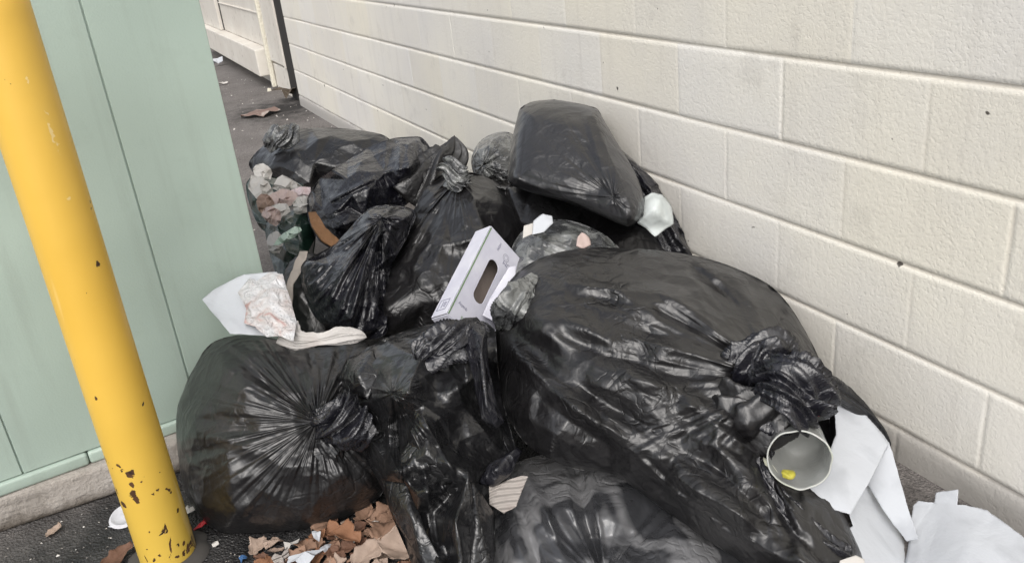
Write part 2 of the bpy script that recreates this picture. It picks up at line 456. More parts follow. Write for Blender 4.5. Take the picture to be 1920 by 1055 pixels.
PEEL = paper('brown_peel', (.20, .105, .05), .5, .003, (.05, .028, .018))

# ---------------------------------------------------------------- setting: ground
def ground():
    m, t, b = newmat('asphalt')
    tc = N(t, 'ShaderNodeTexCoord'); v = tc.outputs['Object']
    vo = tex(t, 'ShaderNodeTexVoronoi', v, 160); n = tex(t, 'ShaderNodeTexNoise', v, 3, Detail=8.0, Roughness=.65)
    nf = tex(t, 'ShaderNodeTexNoise', v, 90, Detail=3.0)
    base = ramp(t, n.outputs['Fac'], [(.3, (.125, .112, .105)), (.7, (.20, .185, .175))])
    sp = ramp(t, vo.outputs['Color'], [(0, G(.6)), (1, G(1.35))])
    c = mixc(t, 1.0, base, sp, 'MULTIPLY')
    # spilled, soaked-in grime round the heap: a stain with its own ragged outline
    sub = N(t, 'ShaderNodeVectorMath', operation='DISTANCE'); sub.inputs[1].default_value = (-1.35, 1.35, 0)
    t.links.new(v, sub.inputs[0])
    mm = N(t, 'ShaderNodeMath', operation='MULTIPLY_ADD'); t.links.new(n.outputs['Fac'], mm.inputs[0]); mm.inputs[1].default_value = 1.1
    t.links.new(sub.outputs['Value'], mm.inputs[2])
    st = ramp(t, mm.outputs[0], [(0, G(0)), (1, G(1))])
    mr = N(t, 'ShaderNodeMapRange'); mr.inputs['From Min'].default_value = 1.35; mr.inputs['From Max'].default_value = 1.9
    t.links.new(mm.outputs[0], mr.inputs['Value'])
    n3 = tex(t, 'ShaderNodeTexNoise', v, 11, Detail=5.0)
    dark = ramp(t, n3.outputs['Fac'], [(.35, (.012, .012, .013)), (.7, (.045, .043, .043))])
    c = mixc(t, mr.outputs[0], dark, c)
    # far oily stain by the post
    s2 = N(t, 'ShaderNodeVectorMath', operation='DISTANCE'); s2.inputs[1].default_value = (-.12, 7.0, 0); t.links.new(v, s2.inputs[0])
    m2 = N(t, 'ShaderNodeMath', operation='MULTIPLY_ADD'); t.links.new(n3.outputs['Fac'], m2.inputs[0]); m2.inputs[1].default_value = .9
    t.links.new(s2.outputs['Value'], m2.inputs[2])
    r2 = N(t, 'ShaderNodeMapRange'); r2.inputs['From Min'].default_value = .55; r2.inputs['From Max'].default_value = 1.05; t.links.new(m2.outputs[0], r2.inputs['Value'])
    c = mixc(t, r2.outputs[0], (.025, .022, .02), c)
    t.links.new(c, b.inputs['Base Color'])
    rg = ramp(t, mr.outputs[0], [(0, G(.45)), (1, G(.85))]); t.links.new(rg, b.inputs['Roughness'])
    p = bump(t, b, vo.outputs['Distance'], .004); bump(t, b, nf.outputs['Fac'], .003, prev=p)
    bm = bmesh.new(); bmesh.ops.create_grid(bm, x_segments=40, y_segments=40, size=80)
    o = bmobj('ground', bm, m); struct(o)
ground()

# ---------------------------------------------------------------- block wall
def wall():
    m, t, b = newmat('painted_block')
    v = coords(t)
    n = tex(t, 'ShaderNodeTexNoise', v, 1.3, Detail=5.0, Roughness=.6); nf = tex(t, 'ShaderNodeTexNoise', v, 55, Detail=5.0, Roughness=.7)
    # one tone per block
    tc = N(t, 'ShaderNodeTexCoord'); sx = N(t, 'ShaderNodeSeparateXYZ'); t.links.new(tc.outputs['Object'], sx.inputs[0])
    cx = N(t, 'ShaderNodeCombineXYZ'); t.links.new(sx.outputs['Y'], cx.inputs[0]); t.links.new(sx.outputs['Z'], cx.inputs[1])
    mp = N(t, 'ShaderNodeMapping'); mp.inputs['Location'].default_value = (-Y0+.2032*6, -.085+.2032*4, 0); t.links.new(cx.outputs[0], mp.inputs[0])
    br = N(t, 'ShaderNodeTexBrick'); t.links.new(mp.outputs[0], br.inputs['Vector'])
    br.inputs['Scale'].default_value = 1.0; br.inputs['Mortar Size'].default_value = 0.0; br.inputs['Brick Width'].default_value = .4064
    br.inputs['Row Height'].default_value = .2032; br.offset = .5
    br.inputs['Color1'].default_value = (.75, .72, .645, 1); br.inputs['Color2'].default_value = (.76, .742, .70, 1)
    f = ramp(t, n.outputs['Fac'], [(.35, (.93, .93, .95)), (.65, (1.03, 1.02, .98))])
    c = mixc(t, 1.0, br.outputs['Color'], f, 'MULTIPLY')
    jm = N(t, 'ShaderNodeMapRange'); jm.inputs['From Min'].default_value = .0012; jm.inputs['From Max'].default_value = .003; jm.inputs['To Max'].default_value = .45; t.links.new(sx.outputs['X'], jm.inputs['Value'])
    c = mixc(t, jm.outputs[0], c, (.56, .51, .44))
    # scuffs, drips and dark specks in the paint
    ns = tex(t, 'ShaderNodeTexNoise', v, 24, Detail=2.0); sp = ramp(t, ns.outputs['Fac'], [(.745, G(0)), (.77, G(1))])
    c = mixc(t, sp, c, (.09, .08, .07))
    ng = tex(t, 'ShaderNodeTexNoise', v, 5, Detail=7.0, Roughness=.7)
    gr = ramp(t, ng.outputs['Fac'], [(.56, G(0)), (.75, G(.38))]); c = mixc(t, gr, c, (.36, .34, .31))
    # splash-back grime on the lowest course (grey, ragged upper edge at the joint)
    sz = N(t, 'ShaderNodeMath', operation='MULTIPLY_ADD'); t.links.new(ng.outputs['Fac'], sz.inputs[0]); sz.inputs[1].default_value = .05; t.links.new(sx.outputs['Z'], sz.inputs[2])
    mr = N(t, 'ShaderNodeMapRange'); mr.inputs['From Min'].default_value = .105; mr.inputs['From Max'].default_value = .12
    mr.inputs['To Min'].default_value = .75; mr.inputs['To Max'].default_value = 0; t.links.new(sz.outputs[0], mr.inputs['Value'])
    c = mixc(t, mr.outputs[0], c, (.30, .285, .27))
    vd = coords(t, (1, 7, .5)); nd_ = tex(t, 'ShaderNodeTexNoise', vd, 2.2, Detail=5.0, Roughness=.6); dr = ramp(t, nd_.outputs['Fac'], [(.55, G(0)), (.78, G(.28))]); c = mixc(t, dr, c, (.47, .44, .40))
    t.links.new(c, b.inputs['Base Color']); b.inputs['Roughness'].default_value = .75; b.inputs['Specular IOR Level'].default_value = .3
    # pitted block face showing through the paint
    vo = tex(t, 'ShaderNodeTexNoise', v, 110, Detail=3.0, Roughness=.6); pit = ramp(t, vo.outputs['Fac'], [(.28, G(0)), (.5, G(1))])
    nm = tex(t, 'ShaderNodeTexNoise', v, 3.0, Detail=3.0); pm = ramp(t, nm.outputs['Fac'], [(.3, G(.35)), (.7, G(.9))])
    p = bump(t, b, nf.outputs['Fac'], .0014)
    n_ = N(t, 'ShaderNodeBump'); n_.inputs['Distance'].default_value = .0005; t.links.new(pit, n_.inputs['Height']); t.links.new(pm, n_.inputs['Strength'])
    t.links.new(p, n_.inputs['Normal']); t.links.new(n_.outputs[0], b.inputs['Normal'])
    # geometry: face grid with concave bed joints and shallow head joints
    zs = [0.0, .04]; z = .085
    prof = (-.06, -.016, -.0056, -.0044, -.0025, 0, .0025, .0044, .0056, .016, .06)
    while z < 2.6:
        zs += [z+q for q in prof]; z += .2032
    zs = np.array(sorted(zs)); ys = []
    k0, k1 = -10, 31
    for k in range(k0, k1):
        yc = Y0+k*.2032; ys += [yc+q for q in (-.05, -.012, -.0055, -.0035, 0, .0035, .0055, .012, .05)]
    ys = np.array([y for y in ys if y < 7.02]+[7.03])
    Yg, Zg = np.meshgrid(ys, zs)
    wob = noise(np.stack([Yg*3, Zg*0], -1), 1, 5)*.0016
    zc = (Zg-.085+wob)/.2032; dz = np.abs(zc-np.round(zc))*.2032
    bed = .0030*np.sqrt(np.clip(1-(dz/.0052)**2, 0, 1))
    row = np.floor(zc).astype(int)
    yk = (Yg-Y0)/.2032 + (row % 2 == 0)*0 ; par = (np.round(yk).astype(int)) % 2
    own = np.where(row % 2 == 0, par == 1, par == 0)   # the course just above the ledge has its joints on odd places
    dy = np.abs(yk-np.round(yk))*.2032
    ksel = noise(np.stack([np.round(yk)*1.7, row*2.3], -1), 1, 9)
    head = np.where(own, (.0005+.0014*np.clip(ksel+.1, 0, 1))*np.sqrt(np.clip(1-(dy/.0055)**2, 0, 1)), 0)*(dz > .006)
    X = np.maximum(bed, head) + noise(np.stack([Yg, Zg], -1), 2.2, 3, 2)*.0018 + noise(np.stack([Yg, Zg], -1), 30, 4, 2)*.0006
    # each block sits a hair in or out
    X = X + noise(np.stack([np.floor((yk-(row % 2 == 0))/2)*3.1, row*1.9], -1), 1, 12)*.0009*(dz > .01)
    X = X - np.where(Zg < .078, .004, 0)
    V = np.stack([X, Yg, Zg], -1); r, c_ = X.shape
    idx = np.arange(r*c_).reshape(r, c_)
    q = np.stack([idx[:-1, :-1], idx[1:, :-1], idx[1:, 1:], idx[:-1, 1:]], -1).reshape(-1, 4).tolist()
    V = V.reshape(-1, 3).tolist(); n0 = len(V)
    y0, y1, zt = float(ys[0]), float(ys[-1]), float(zs[-1])
    V += [(0.006, y0, 0), (0.006, y1, 0), (0.006, y1, zt), (0.006, y0, zt), (.2, y0, 0), (.2, y1, 0), (.2, y1, zt), (.2, y0, zt)]
    q += [[n0+4, n0+5, n0+6, n0+7], [n0+1, n0+2, n0+6, n0+5], [n0, n0+4, n0+7, n0+3], [n0+3, n0+7, n0+6, n0+2]]
    o = mesh('block_wall', V, q, m)
    o.data.polygons.foreach_set('use_smooth', [True]*len(o.data.polygons))
    tag(o, 'long cream painted concrete block wall along the right side of the heap', 'wall')
Y0 = 1.15096
wall()

# ---------------------------------------------------------------- equipment cabinet on its concrete pad
def cabinet():
    m, t, b = newmat('concrete'); v = coords(t)
    n = tex(t, 'ShaderNodeTexNoise', v, 6, Detail=8.0, Roughness=.7); n2 = tex(t, 'ShaderNodeTexNoise', v, 70, Detail=4.0)
    c = ramp(t, n.outputs['Fac'], [(.3, (.20, .18, .155)), (.5, (.34, .31, .28)), (.7, (.40, .37, .34))])
    tc = N(t, 'ShaderNodeTexCoord'); sx = N(t, 'ShaderNodeSeparateXYZ'); t.links.new(tc.outputs['Object'], sx.inputs[0])
    ma = N(t, 'ShaderNodeMath', operation='MULTIPLY_ADD'); t.links.new(n.outputs['Fac'], ma.inputs[0]); ma.inputs[1].default_value = .09; t.links.new(sx.outputs['Z'], ma.inputs[2])
    mr = N(t, 'ShaderNodeMapRange'); mr.inputs['From Min'].default_value = .05; mr.inputs['From Max'].default_value = .085; t.links.new(ma.outputs[0], mr.inputs['Value'])
    c = mixc(t, mr.outputs[0], (.09, .075, .06), c)
    t.links.new(c, b.inputs['Base Color']); b.inputs['Roughness'].default_value = .9
    p = bump(t, b, n.outputs['Fac'], .02); bump(t, b, n2.outputs['Fac'], .004, prev=p)
    bm = bmesh.new(); boxbm(bm, -1.2, .80, 0, .62, 0, .095, .012, 3)
    for k in range(3): bmesh.ops.subdivide_edges(bm, edges=[e for e in bm.edges if e.calc_length() > .06], cuts=2, use_grid_fill=True)
    for v_ in bm.verts:
        q = noise(np.array([[v_.co.x, v_.co.y, v_.co.z]]), 9, 3, 3)[0]*.005
        v_.co += Vector((0, -q, q*.5))
    pad = bmobj('concrete_pad', bm, m); pad.location = (-1.951, 2.126, 0); pad.rotation_euler = (0, 0, R_(0.5))
    tag(pad, 'worn grey concrete pad under the green metal cabinet', 'concrete pad')

    g, t, b = newmat('green_paint'); v = coords(t)
    n = tex(t, 'ShaderNodeTexNoise', v, 1.6, Detail=4.0); n2 = tex(t, 'ShaderNodeTexNoise', v, 9, Detail=6.0, Roughness=.7)
    c = ramp(t, n.outputs['Fac'], [(.35, (.37, .455, .40)), (.65, (.395, .48, .42))])
    f = ramp(t, n2.outputs['Fac'], [(.55, G(0)), (.8, G(.5))]); c = mixc(t, f, c, (.31, .38, .33))
    vd = coords(t, (9, 1, .6)); nd_ = tex(t, 'ShaderNodeTexNoise', vd, 2.0, Detail=6.0, Roughness=.65); c = mixc(t, ramp(t, nd_.outputs['Fac'], [(.52, G(0)), (.8, G(.45))]), c, (.27, .31, .27))
    # a few chips down to the dark primer
    vo = tex(t, 'ShaderNodeTexNoise', v, 17, Detail=3.0); ch = ramp(t, vo.outputs['Fac'], [(.762, G(0)), (.772, G(1))])
    c = mixc(t, ch, c, (.03, .03, .028))
    t.links.new(c, b.inputs['Base Color']); b.inputs['Roughness'].default_value = .42; b.inputs['Specular IOR Level'].default_value = .45
    n3 = tex(t, 'ShaderNodeTexNoise', v, 2.2, Detail=1.0); p = bump(t, b, n3.outputs['Fac'], .03)
    n4 = tex(t, 'ShaderNodeTexNoise', v, 220, Detail=2.0); bump(t, b, n4.outputs['Fac'], .0004, prev=p)

    root = empty('utility_cabinet', (-1.921, 2.14, .095), R_(5.78))
    tag(root, 'pale green metal utility cabinet behind the yellow bollard', 'utility cabinet')
    # local frame: x along the front, y back. panels butt with 4 mm reveals
    def part(nm, *boxes, bev=.004):
        bm = bmesh.new()
        for bx in boxes: boxbm(bm, *bx, bev, 3)
        return bmobj(nm, bm, g, root, smooth=False)
    part('body', (.285, .738, .0035, .50, .036, 1.46))
    part('door', (.4897, .740, -.0015, .0033, .036, 1.44), bev=.002)
    part('front_panel', (.290, .4857, -.0015, .0033, .036, 1.44), bev=.002)
    part('top', (.275, .752, -.008, .515, 1.461, 1.50), bev=.008)
    part('low_housing', (-.95, .2845, .0035, .17, .036, .862))
    part('housing_panel', (.0625, .284, -.0015, .0033, .036, .855), (-.93, .059, -.0015, .0033, .036, .855), bev=.002)
    part('housing_top', (-.96, .2745, -.006, .18, .863, .876), bev=.004)
    # rounded skirt rail running along the foot
    bm = bmesh.new(); boxbm(bm, -.96, .205, -.011, .52, .0, .034, .008, 4); boxbm(bm, .2065, .752, -.011, .52, .0, .034, .008, 4)
    o = bmobj('skirt_rail', bm, g, root, True)
cabinet()

# ---------------------------------------------------------------- bollard
def bollard():
    m, t, b = newmat('yellow_paint'); v = coords(t)
    n = tex(t, 'ShaderNodeTexNoise', v, 2.2, Detail=5.0); n2 = tex(t, 'ShaderNodeTexNoise', v, 30, Detail=4.0, Distortion=1.0)
    c = ramp(t, n.outputs['Fac'], [(.3, (.70, .425, .06)), (.7, (.75, .475, .08))])
    sx = N(t, 'ShaderNodeSeparateXYZ'); tc = N(t, 'ShaderNodeTexCoord'); t.links.new(tc.outputs['Object'], sx.inputs[0])
    # darker, greener towards the foot
    lo = N(t, 'ShaderNodeMapRange'); lo.inputs['From Min'].default_value = .05; lo.inputs['From Max'].default_value = .5; lo.inputs['To Min'].default_value = .55; lo.inputs['To Max'].default_value = 0
    t.links.new(sx.outputs['Z'], lo.inputs['Value']); c = mixc(t, lo.outputs[0], c, (.56, .41, .07))
    sm = ramp(t, n.outputs['Fac'], [(.56, G(0)), (.7, G(.35))]); c = mixc(t, sm, c, (.42, .29, .08))
    # chips: more of them near the ground
    vs = coords(t, (1, 1, .55)); ncp = tex(t, 'ShaderNodeTexNoise', vs, 26, Detail=4.0, Roughness=.6, Distortion=.6)
    th = N(t, 'ShaderNodeMapRange'); th.inputs['From Min'].default_value = .0; th.inputs['From Max'].default_value = .62; th.inputs['To Min'].default_value = .115; th.inputs['To Max'].default_value = -.012
    t.links.new(sx.outputs['Z'], th.inputs['Value'])
    ad = N(t, 'ShaderNodeMath', operation='ADD'); t.links.new(ncp.outputs['Fac'], ad.inputs[0]); t.links.new(th.outputs[0], ad.inputs[1])
    ch = ramp(t, ad.outputs[0], [(.722, G(0)), (.736, G(1))])
    rustc = ramp(t, n2.outputs['Fac'], [(.4, (.028, .014, .01)), (.6, (.10, .045, .02))])
    c = mixc(t, ch, c, rustc)
    # pale scrape
    vz = coords(t, (14, 14, 1.2)); sc1 = tex(t, 'ShaderNodeTexNoise', vz, 1.6, Detail=2.0)
    s1 = ramp(t, sc1.outputs['Fac'], [(.66, G(0)), (.72, G(.55))]); c = mixc(t, s1, c, (.80, .60, .25))
    base = on_plane(318, 1042, 2, 0.0); axw = (spot(60, 241, 1.60)-base); axw = axw/np.linalg.norm(axw)
    def onpost(u, v):
        d = _F + CR*((u-960)/FPX) + CU*((527.5-v)/FPX); o_ = CAM-base
        dp = d-axw*(d @ axw); op = o_-axw*(o_ @ axw); a_, b_, c_ = dp @ dp, 2*dp @ op, op @ op-.0615**2; q_ = b_*b_-4*a_*c_
        t_ = (-b_-math.sqrt(max(q_, 0)))/(2*a_); return CAM+d*t_-base
    wn = N(t, 'ShaderNodeVectorMath', operation='MULTIPLY_ADD'); wn.inputs[1].default_value = (.022, .022, .03)
    nw = tex(t, 'ShaderNodeTexNoise', v, 60, Detail=3.0); t.links.new(nw.outputs['Color'], wn.inputs[0]); t.links.new(v, wn.inputs[2])
    spots_ = [(169,378,.0032,1), (171,392,.0026,1), (183,495,.0048,.7), (181,750,.0035,.5), (160,551,.0018,1), (224,872,.0045,.6), (230,882,.004,1), (244,888,.0062,.7), (247,905,.0060,.8), (250,925,.0058,.45), (256,938,.0050,.6),
              (296,917,.0035,1), (314,918,.0045,1), (318,924,.0035,1), (334,955,.0035,.6), (266,905,.003,1), (288,925,.002,1), (280,998,.0025,1), (345,1018,.006,1.4), (333,1022,.004,1), (332,1045,.006,1.2), (300,1042,.0035,1), (352,1030,.006,1.6), (276,1030,.003,1), (288,1048,.004,1)]
    def near(px_list, c, colr, amt):
        for (u, v_, r_, k_) in px_list:
            p_ = onpost(u, v_)
            sb = N(t, 'ShaderNodeVectorMath', operation='SUBTRACT'); t.links.new(wn.outputs[0], sb.inputs[0]); sb.inputs[1].default_value = tuple(p_+np.array([.011, .011, .015]))
            ml = N(t, 'ShaderNodeVectorMath', operation='MULTIPLY'); t.links.new(sb.outputs[0], ml.inputs[0]); ml.inputs[1].default_value = (1, 1, k_)
            ln = N(t, 'ShaderNodeVectorMath', operation='LENGTH'); t.links.new(ml.outputs[0], ln.inputs[0])
            m_ = N(t, 'ShaderNodeMapRange'); m_.inputs['From Min'].default_value = r_*1.15; m_.inputs['From Max'].default_value = r_*.95; m_.inputs['To Max'].default_value = amt
            t.links.new(ln.outputs['Value'], m_.inputs['Value']); c = mixc(t, m_.outputs[0], c, colr)
        return c
    c = near(spots_, c, rustc, 1.0)
    c = near([(98,248,.0030,.08), (52,155,.0016,.2), (128,372,.003,.6)], c, (.80, .66, .36), .6)
    t.links.new(c, b.inputs['Base Color']); b.inputs['Roughness'].default_value = .42
    inv = N(t, 'ShaderNodeMath', operation='SUBTRACT'); inv.inputs[0].default_value = 1.0; t.links.new(ch, inv.inputs[1])
    p = bump(t, b, inv.outputs[0], .0012); bump(t, b, n.outputs['Fac'], .01, prev=p)
    base = on_plane(318, 1042, 2, 0.0); top = spot(60, 241, 1.60)
    ax = top-base; L = 1.22; ax = ax/ax[2]
    root = empty('bollard', tuple(base)); tag(root, 'chipped yellow painted steel bollard in front of the green cabinet', 'bollard')
    nt, nz = 64, 60; rad = .0615; V = []; Fc = []
    zz = list(np.linspace(0, L, nz))
    rr = [rad]*nz
    for a in np.linspace(.1, 1, 10): zz.append(L+rad*.35*math.sin(a*math.pi/2)); rr.append(max(rad*math.cos(a*math.pi/2), .001))
    for z, r in zip(zz, rr):
        for k in range(nt):
            a = k/nt*2*math.pi; q = 1+.004*math.sin(z*9+a)
            V.append((ax[0]*z+r*q*math.cos(a), ax[1]*z+r*q*math.sin(a), z))
    n = len(zz)
    for i in range(n-1):
        for k in range(nt): Fc.append([i*nt+k, i*nt+(k+1) % nt, (i+1)*nt+(k+1) % nt, (i+1)*nt+k])
    mesh('post', V, Fc, m, root, True)
    # collar of broken concrete/grime where it enters the ground
    m2, t2, b2 = newmat('post_grout'); b2.inputs['Base Color'].default_value = (.06, .055, .05, 1); b2.inputs['Roughness'].default_value = .95
    V = []; rng = np.random.default_rng(4)
    for z, r in ((.0, .092), (.007, .085), (.012, .072), (.013, .062)):
        for k in range(nt):
            a = k/nt*2*math.pi; q = r*(1+.12*noise(np.array([[math.cos(a)*3, math.sin(a)*3, r*20]]), 1, 3, 2)[0]*(r > .063))
            V.append((q*math.cos(a), q*math.sin(a), z+.001))
    Fc = [[i*nt+k, i*nt+(k+1) % nt, (i+1)*nt+(k+1) % nt, (i+1)*nt+k] for i in range(3) for k in range(nt)]
    mesh('grout_collar', V, Fc, m2, root, True)
bollard()

# ---------------------------------------------------------------- far end of the wall: pale steel structure, beam, post, pipe gap
def far_end():
    m, t, b = newmat('offwhite_paint'); v = coords(t)
    n = tex(t, 'ShaderNodeTexNoise', v, 2.5, Detail=6.0, Roughness=.7)
    c = ramp(t, n.outputs['Fac'], [(.35, (.62, .58, .52)), (.65, (.70, .67, .61))])
    n2 = tex(t, 'ShaderNodeTexNoise', v, 14, Detail=6.0); f = ramp(t, n2.outputs['Fac'], [(.6, G(0)), (.75, G(.6))]); c = mixc(t, f, c, (.3, .26, .22))
    t.links.new(c, b.inputs['Base Color']); b.inputs['Roughness'].default_value = .6
    mf, t, b = newmat('foam_seal'); b.inputs['Base Color'].default_value = (.66, .63, .53, 1); b.inputs['Roughness'].default_value = .9
    n = tex(t, 'ShaderNodeTexNoise', coords(t), 40, Detail=4.0); bump(t, b, n.outputs['Fac'], .01)
    md, t, b = newmat('gap_shade_black'); b.inputs['Base Color'].default_value = (.02, .018, .016, 1); b.inputs['Roughness'].default_value = .7  # near-black colour that paints the shade inside the two gaps
    root = empty('metal_shed', (.02, 7.32, 0)); tag(root, 'off white metal shed with a foot beam, past the far end of the wall', 'shed')
    def part(nm, mt, *boxes, bev=.006, rz=0):
        bm = bmesh.new()
        for bx in boxes: boxbm(bm, *bx, bev, 2)
        o = bmobj(nm, bm, mt, root); o.rotation_euler.z = rz; return o
    part('corner_panel', m, (0, 1.5, .15, .18, .24, 3.0), (0.0, .05, .1805, .712, .26, 3.0))
    part('plinth', m, (.012, 1.5, .155, .712, 0.0, .235))
    part('seam_seal', mf, (-.032, .012, .718, .760, .02, 3.0), bev=.010)
    part('loose_seal', mf, (-.09, -.055, .66, .68, .012, .17), bev=.008).rotation_euler = (R_(-14), R_(18), 0)
    part('door', m, (0.004, .049, .775, 3.10, .365, 3.0))
    part('corrugation', m, (-.010, .003, .80, 3.08, .93, .955), (-.010, .003, .80, 3.08, .66, .672), bev=.003)
    part('side_wall', m, (.051, 1.5, .715, 6.0, .0, 3.0))
    part('bumper_beam', m, (-.11, .05, .80, 4.4, .12, .36), bev=.01)
    part('door_jamb', m, (-.035, .05, 3.172, 4.4, .365, 3.0))
    part('hinge_gap_shade', md, (.0, .05, 3.105, 3.168, .37, 3.0), bev=.004)  # dark strip added as the shade of the gap between door and jamb
    # black strip standing in for the shade in the gap between wall and shed
    part('gap_shade_strip', md, (.012, .12, -.285, .147, .0, 3.0), bev=.004)
far_end()

# ---------------------------------------------------------------- the heap of bags
def gd(u, v, h=0.0):
    """distance along the view axis of the ground (raised by h) seen at a pixel"""
    p = on_plane(u, v, 2, h); return float((p-CAM) @ _F)

# big knotted bag, front right
bagC = bag('largest black bag in the heap, knotted, with a clear tub resting at its knot',
    [(934,700),(930,640),(932,590),(948,540),(985,500),(1040,474),(1110,463),(1200,465),(1285,476),(1370,500),(1440,535),(1485,580),(1520,640),
     (1545,700),(1566,760),(1568,860),(1590,950),(1622,1040),(1622,1110),(1460,1120),(1400,1058),(1310,1000),(1225,940),(1150,890),(1070,876),(985,832),(945,765)],
    (1466,716), 1.99, .23, .30, PL, R=185, grad=(-.05,-.85), seed=3, et=.075, es=.03, pleat=(16,.014,.75),
    feats=[([(1466,716)], 60, -.03, 'g'), ([(1500,850),(1530,790)], 62, -.16, 'g'), ([(945,645),(1090,770),(1240,872),(1420,990),(1560,1080)], 24, .036, 't'), ([(985,640),(1150,760),(1340,880),(1480,1010)], 26, -.030, 't'),
           ([(1020,625),(1200,706),(1400,800)], 22, .030, 't'), ([(1060,640),(1240,700),(1420,735)], 24, -.028, 't'), ([(1010,600),(1160,636),(1300,665),(1440,700)], 20, .026, 't'),
           ([(1240,590),(1330,630),(1430,690)], 22, -.016, 't'), ([(1060,530),(1240,555),(1370,620),(1440,690)], 24, .022, 't'),
           ([(1300,505),(1400,585),(1455,690)], 20, -.026, 't'), ([(1370,520),(1430,600),(1450,690)], 14, .02, 't'), ([(1470,590),(1445,690)], 15, -.02, 't'), ([(1500,640),(1450,700)], 12, .018, 't'),
           ([(1120,800),(1250,900),(1350,980)], 16, .016, 't'), ([(1290,760),(1410,850)], 22, .024, 't'), ([(1210,860),(1360,980),(1480,1100)], 16, -.02, 't'),
           ([(1400,780),(1410,860),(1500,1000),(1580,1080)], 20, -.03, 't'), ([(1440,880),(1540,1000)], 14, .022, 't')],
    facet=(54, .6, .034), crump=((34,.010,.45,3.2),(150,.0065,.55,3.0)), NT=256, NS=150, smooth=.45)
tuft('knot', [(1446,690,1.85,40),(1462,712,1.76,32),(1482,735,1.71,40),(1492,775,1.69,44),(1496,800,1.70,12)], PLx, bagC, k=10, depth=.75, twist=1.6, seed=5)
tuft('corner_fold', [(936,622,2.08,6),(948,600,2.02,20),(962,572,1.99,27),(985,548,2.02,20),(1010,520,2.08,8)], PLc, bagC, k=9, depth=.7, twist=.5, seed=6, flat=.35)
tuft('tail', [(1495,735,1.71,26),(1452,765,1.69,40),(1398,785,1.71,46),(1346,785,1.76,34),(1326,770,1.80,8)], PL, bagC, k=7, depth=.6, twist=.8, seed=8, flat=.5)
tuft('tail', [(1478,712,1.75,26),(1440,690,1.76,38),(1400,705,1.78,34),(1380,725,1.81,10)], PLx, bagC, k=9, depth=.8, twist=.9, seed=10, flat=.5)
tuft('tail', [(1490,708,1.76,20),(1540,715,1.80,16),(1590,745,1.84,13),(1640,795,1.86,10),(1668,838,1.87,4)], PLs, bagC, k=7, depth=.5, twist=.6, seed=9, flat=.6)
tuft('tail', [(1440,770,1.74,18),(1415,830,1.72,22),(1425,900,1.68,18),(1500,1000,1.62,22),(1590,1060,1.60,20)], PLx, bagC, k=8, depth=.6, twist=.5, seed=12, flat=.5)

# round pleated bag, front left
bagA = bag('round black bag gathered to a knot with radiating pleats, against the green cabinet and bollard',
    [(332,770),(345,730),(365,690),(395,645),(440,628),(490,630),(530,640),(570,650),(620,650),(660,640),(700,650),(725,700),(735,780),(728,860),(715,925),
     (660,965),(590,990),(500,1002),(420,1000),(375,968),(345,920),(332,850)],
    (594,790), 2.10, .20, .2, PL, R=160, grad=(0,-.35), seed=11, et=.085, es=.025, pleat=(44,.022,1.05),
    feats=[([(594,790)], 55, -.055, 'g'), ([(470,690),(560,760)], 20, -.014, 't'), ([(400,650),(470,680),(500,720)], 24, -.012, 't'),
           ([(350,780),(470,790)], 22, -.013, 't'), ([(560,650),(590,740)], 16, .02, 't'), ([(620,650),(615,750)], 14, .02, 't'),
           ([(640,640),(640,760)], 12, -.02, 't')],
    facet=(44, .5, .018), crump=((18,.012,.2,1.8),(90,.007,.2,2.6)), cab=True, NT=288, NS=130)
tuft('knot', [(590,790,1.97,30),(600,792,1.90,18),(625,795,1.87,22),(655,790,1.87,30),(680,780,1.89,26)], PLx, bagA, k=10, depth=.7, twist=1.2, seed=15, flat=.8)
tuft('tail', [(600,800,1.91,16),(612,840,1.89,18),(628,880,1.90,12),(634,890,1.91,4)], PLs, bagA, k=8, depth=.6, twist=.6, seed=17, flat=.6)

# loose crumpled bag, front centre
bagB = bag('slack crumpled black bag with sharp creases, front centre between the two knotted bags',
    [(640,715),(655,680),(690,650),(740,628),(800,610),(860,604),(905,602),(928,620),(934,700),(950,780),(968,850),(940,900),(928,960),(930,1055),(930,1150),
     (800,1160),(768,1045),(735,965),(712,905),(678,850),(645,800),(634,750)],
    (735,738), 1.98, .19, .2, PLb, R=90, grad=(0,-.55), seed=21, et=.05, es=.03, pleat=(16,.016,.5),
    feats=[([(640,725),(700,746),(765,750),(835,738),(905,690)], 46, .055, 't'), ([(680,800),(740,820)], 50, -.03, 't'), ([(700,690),(760,660),(830,640)], 40, .03, 't'),
           ([(783,765),(822,830),(862,905)], 34, .055, 't'), ([(752,780),(748,890)], 24, -.045, 't'), ([(885,780),(880,840)], 55, -.055, 'g'),
           ([(645,735),(690,820),(745,895)], 22, .045, 't'), ([(715,905),(800,900),(930,905)], 26, -.035, 't'),
           ([(795,890),(800,960),(830,1080)], 20, .03, 't'), ([(880,880),(890,960),(880,1080)], 22, .035, 't'), ([(840,930),(850,1080)], 16, -.03, 't'),
           ([(745,960),(800,1010),(850,1080)], 18, .025, 't'), ([(860,600),(905,680),(915,760),(935,800)], 16, .05, 't'), ([(885,650),(900,740)], 16, -.03, 't')],
    facet=(60, 1.0, .075), crump=((30,.022,.9,1.3),(70,.008,.6,1.5)), NT=224, NS=130, smooth=.3)
tuft('gathered_neck', [(780,682,1.84,14),(825,655,1.85,22),(868,634,1.87,20),(905,612,1.92,12)], PLx, bagB, k=9, depth=.85, twist=.6, seed=24, flat=.5)
def flap(pts, faces, seed, mat=None, wr=.004):
    return sheet('loose_flap', pts, faces, mat or PLb, 3, wr, 16, .0007, seed, parent=bagB, smooth=False)
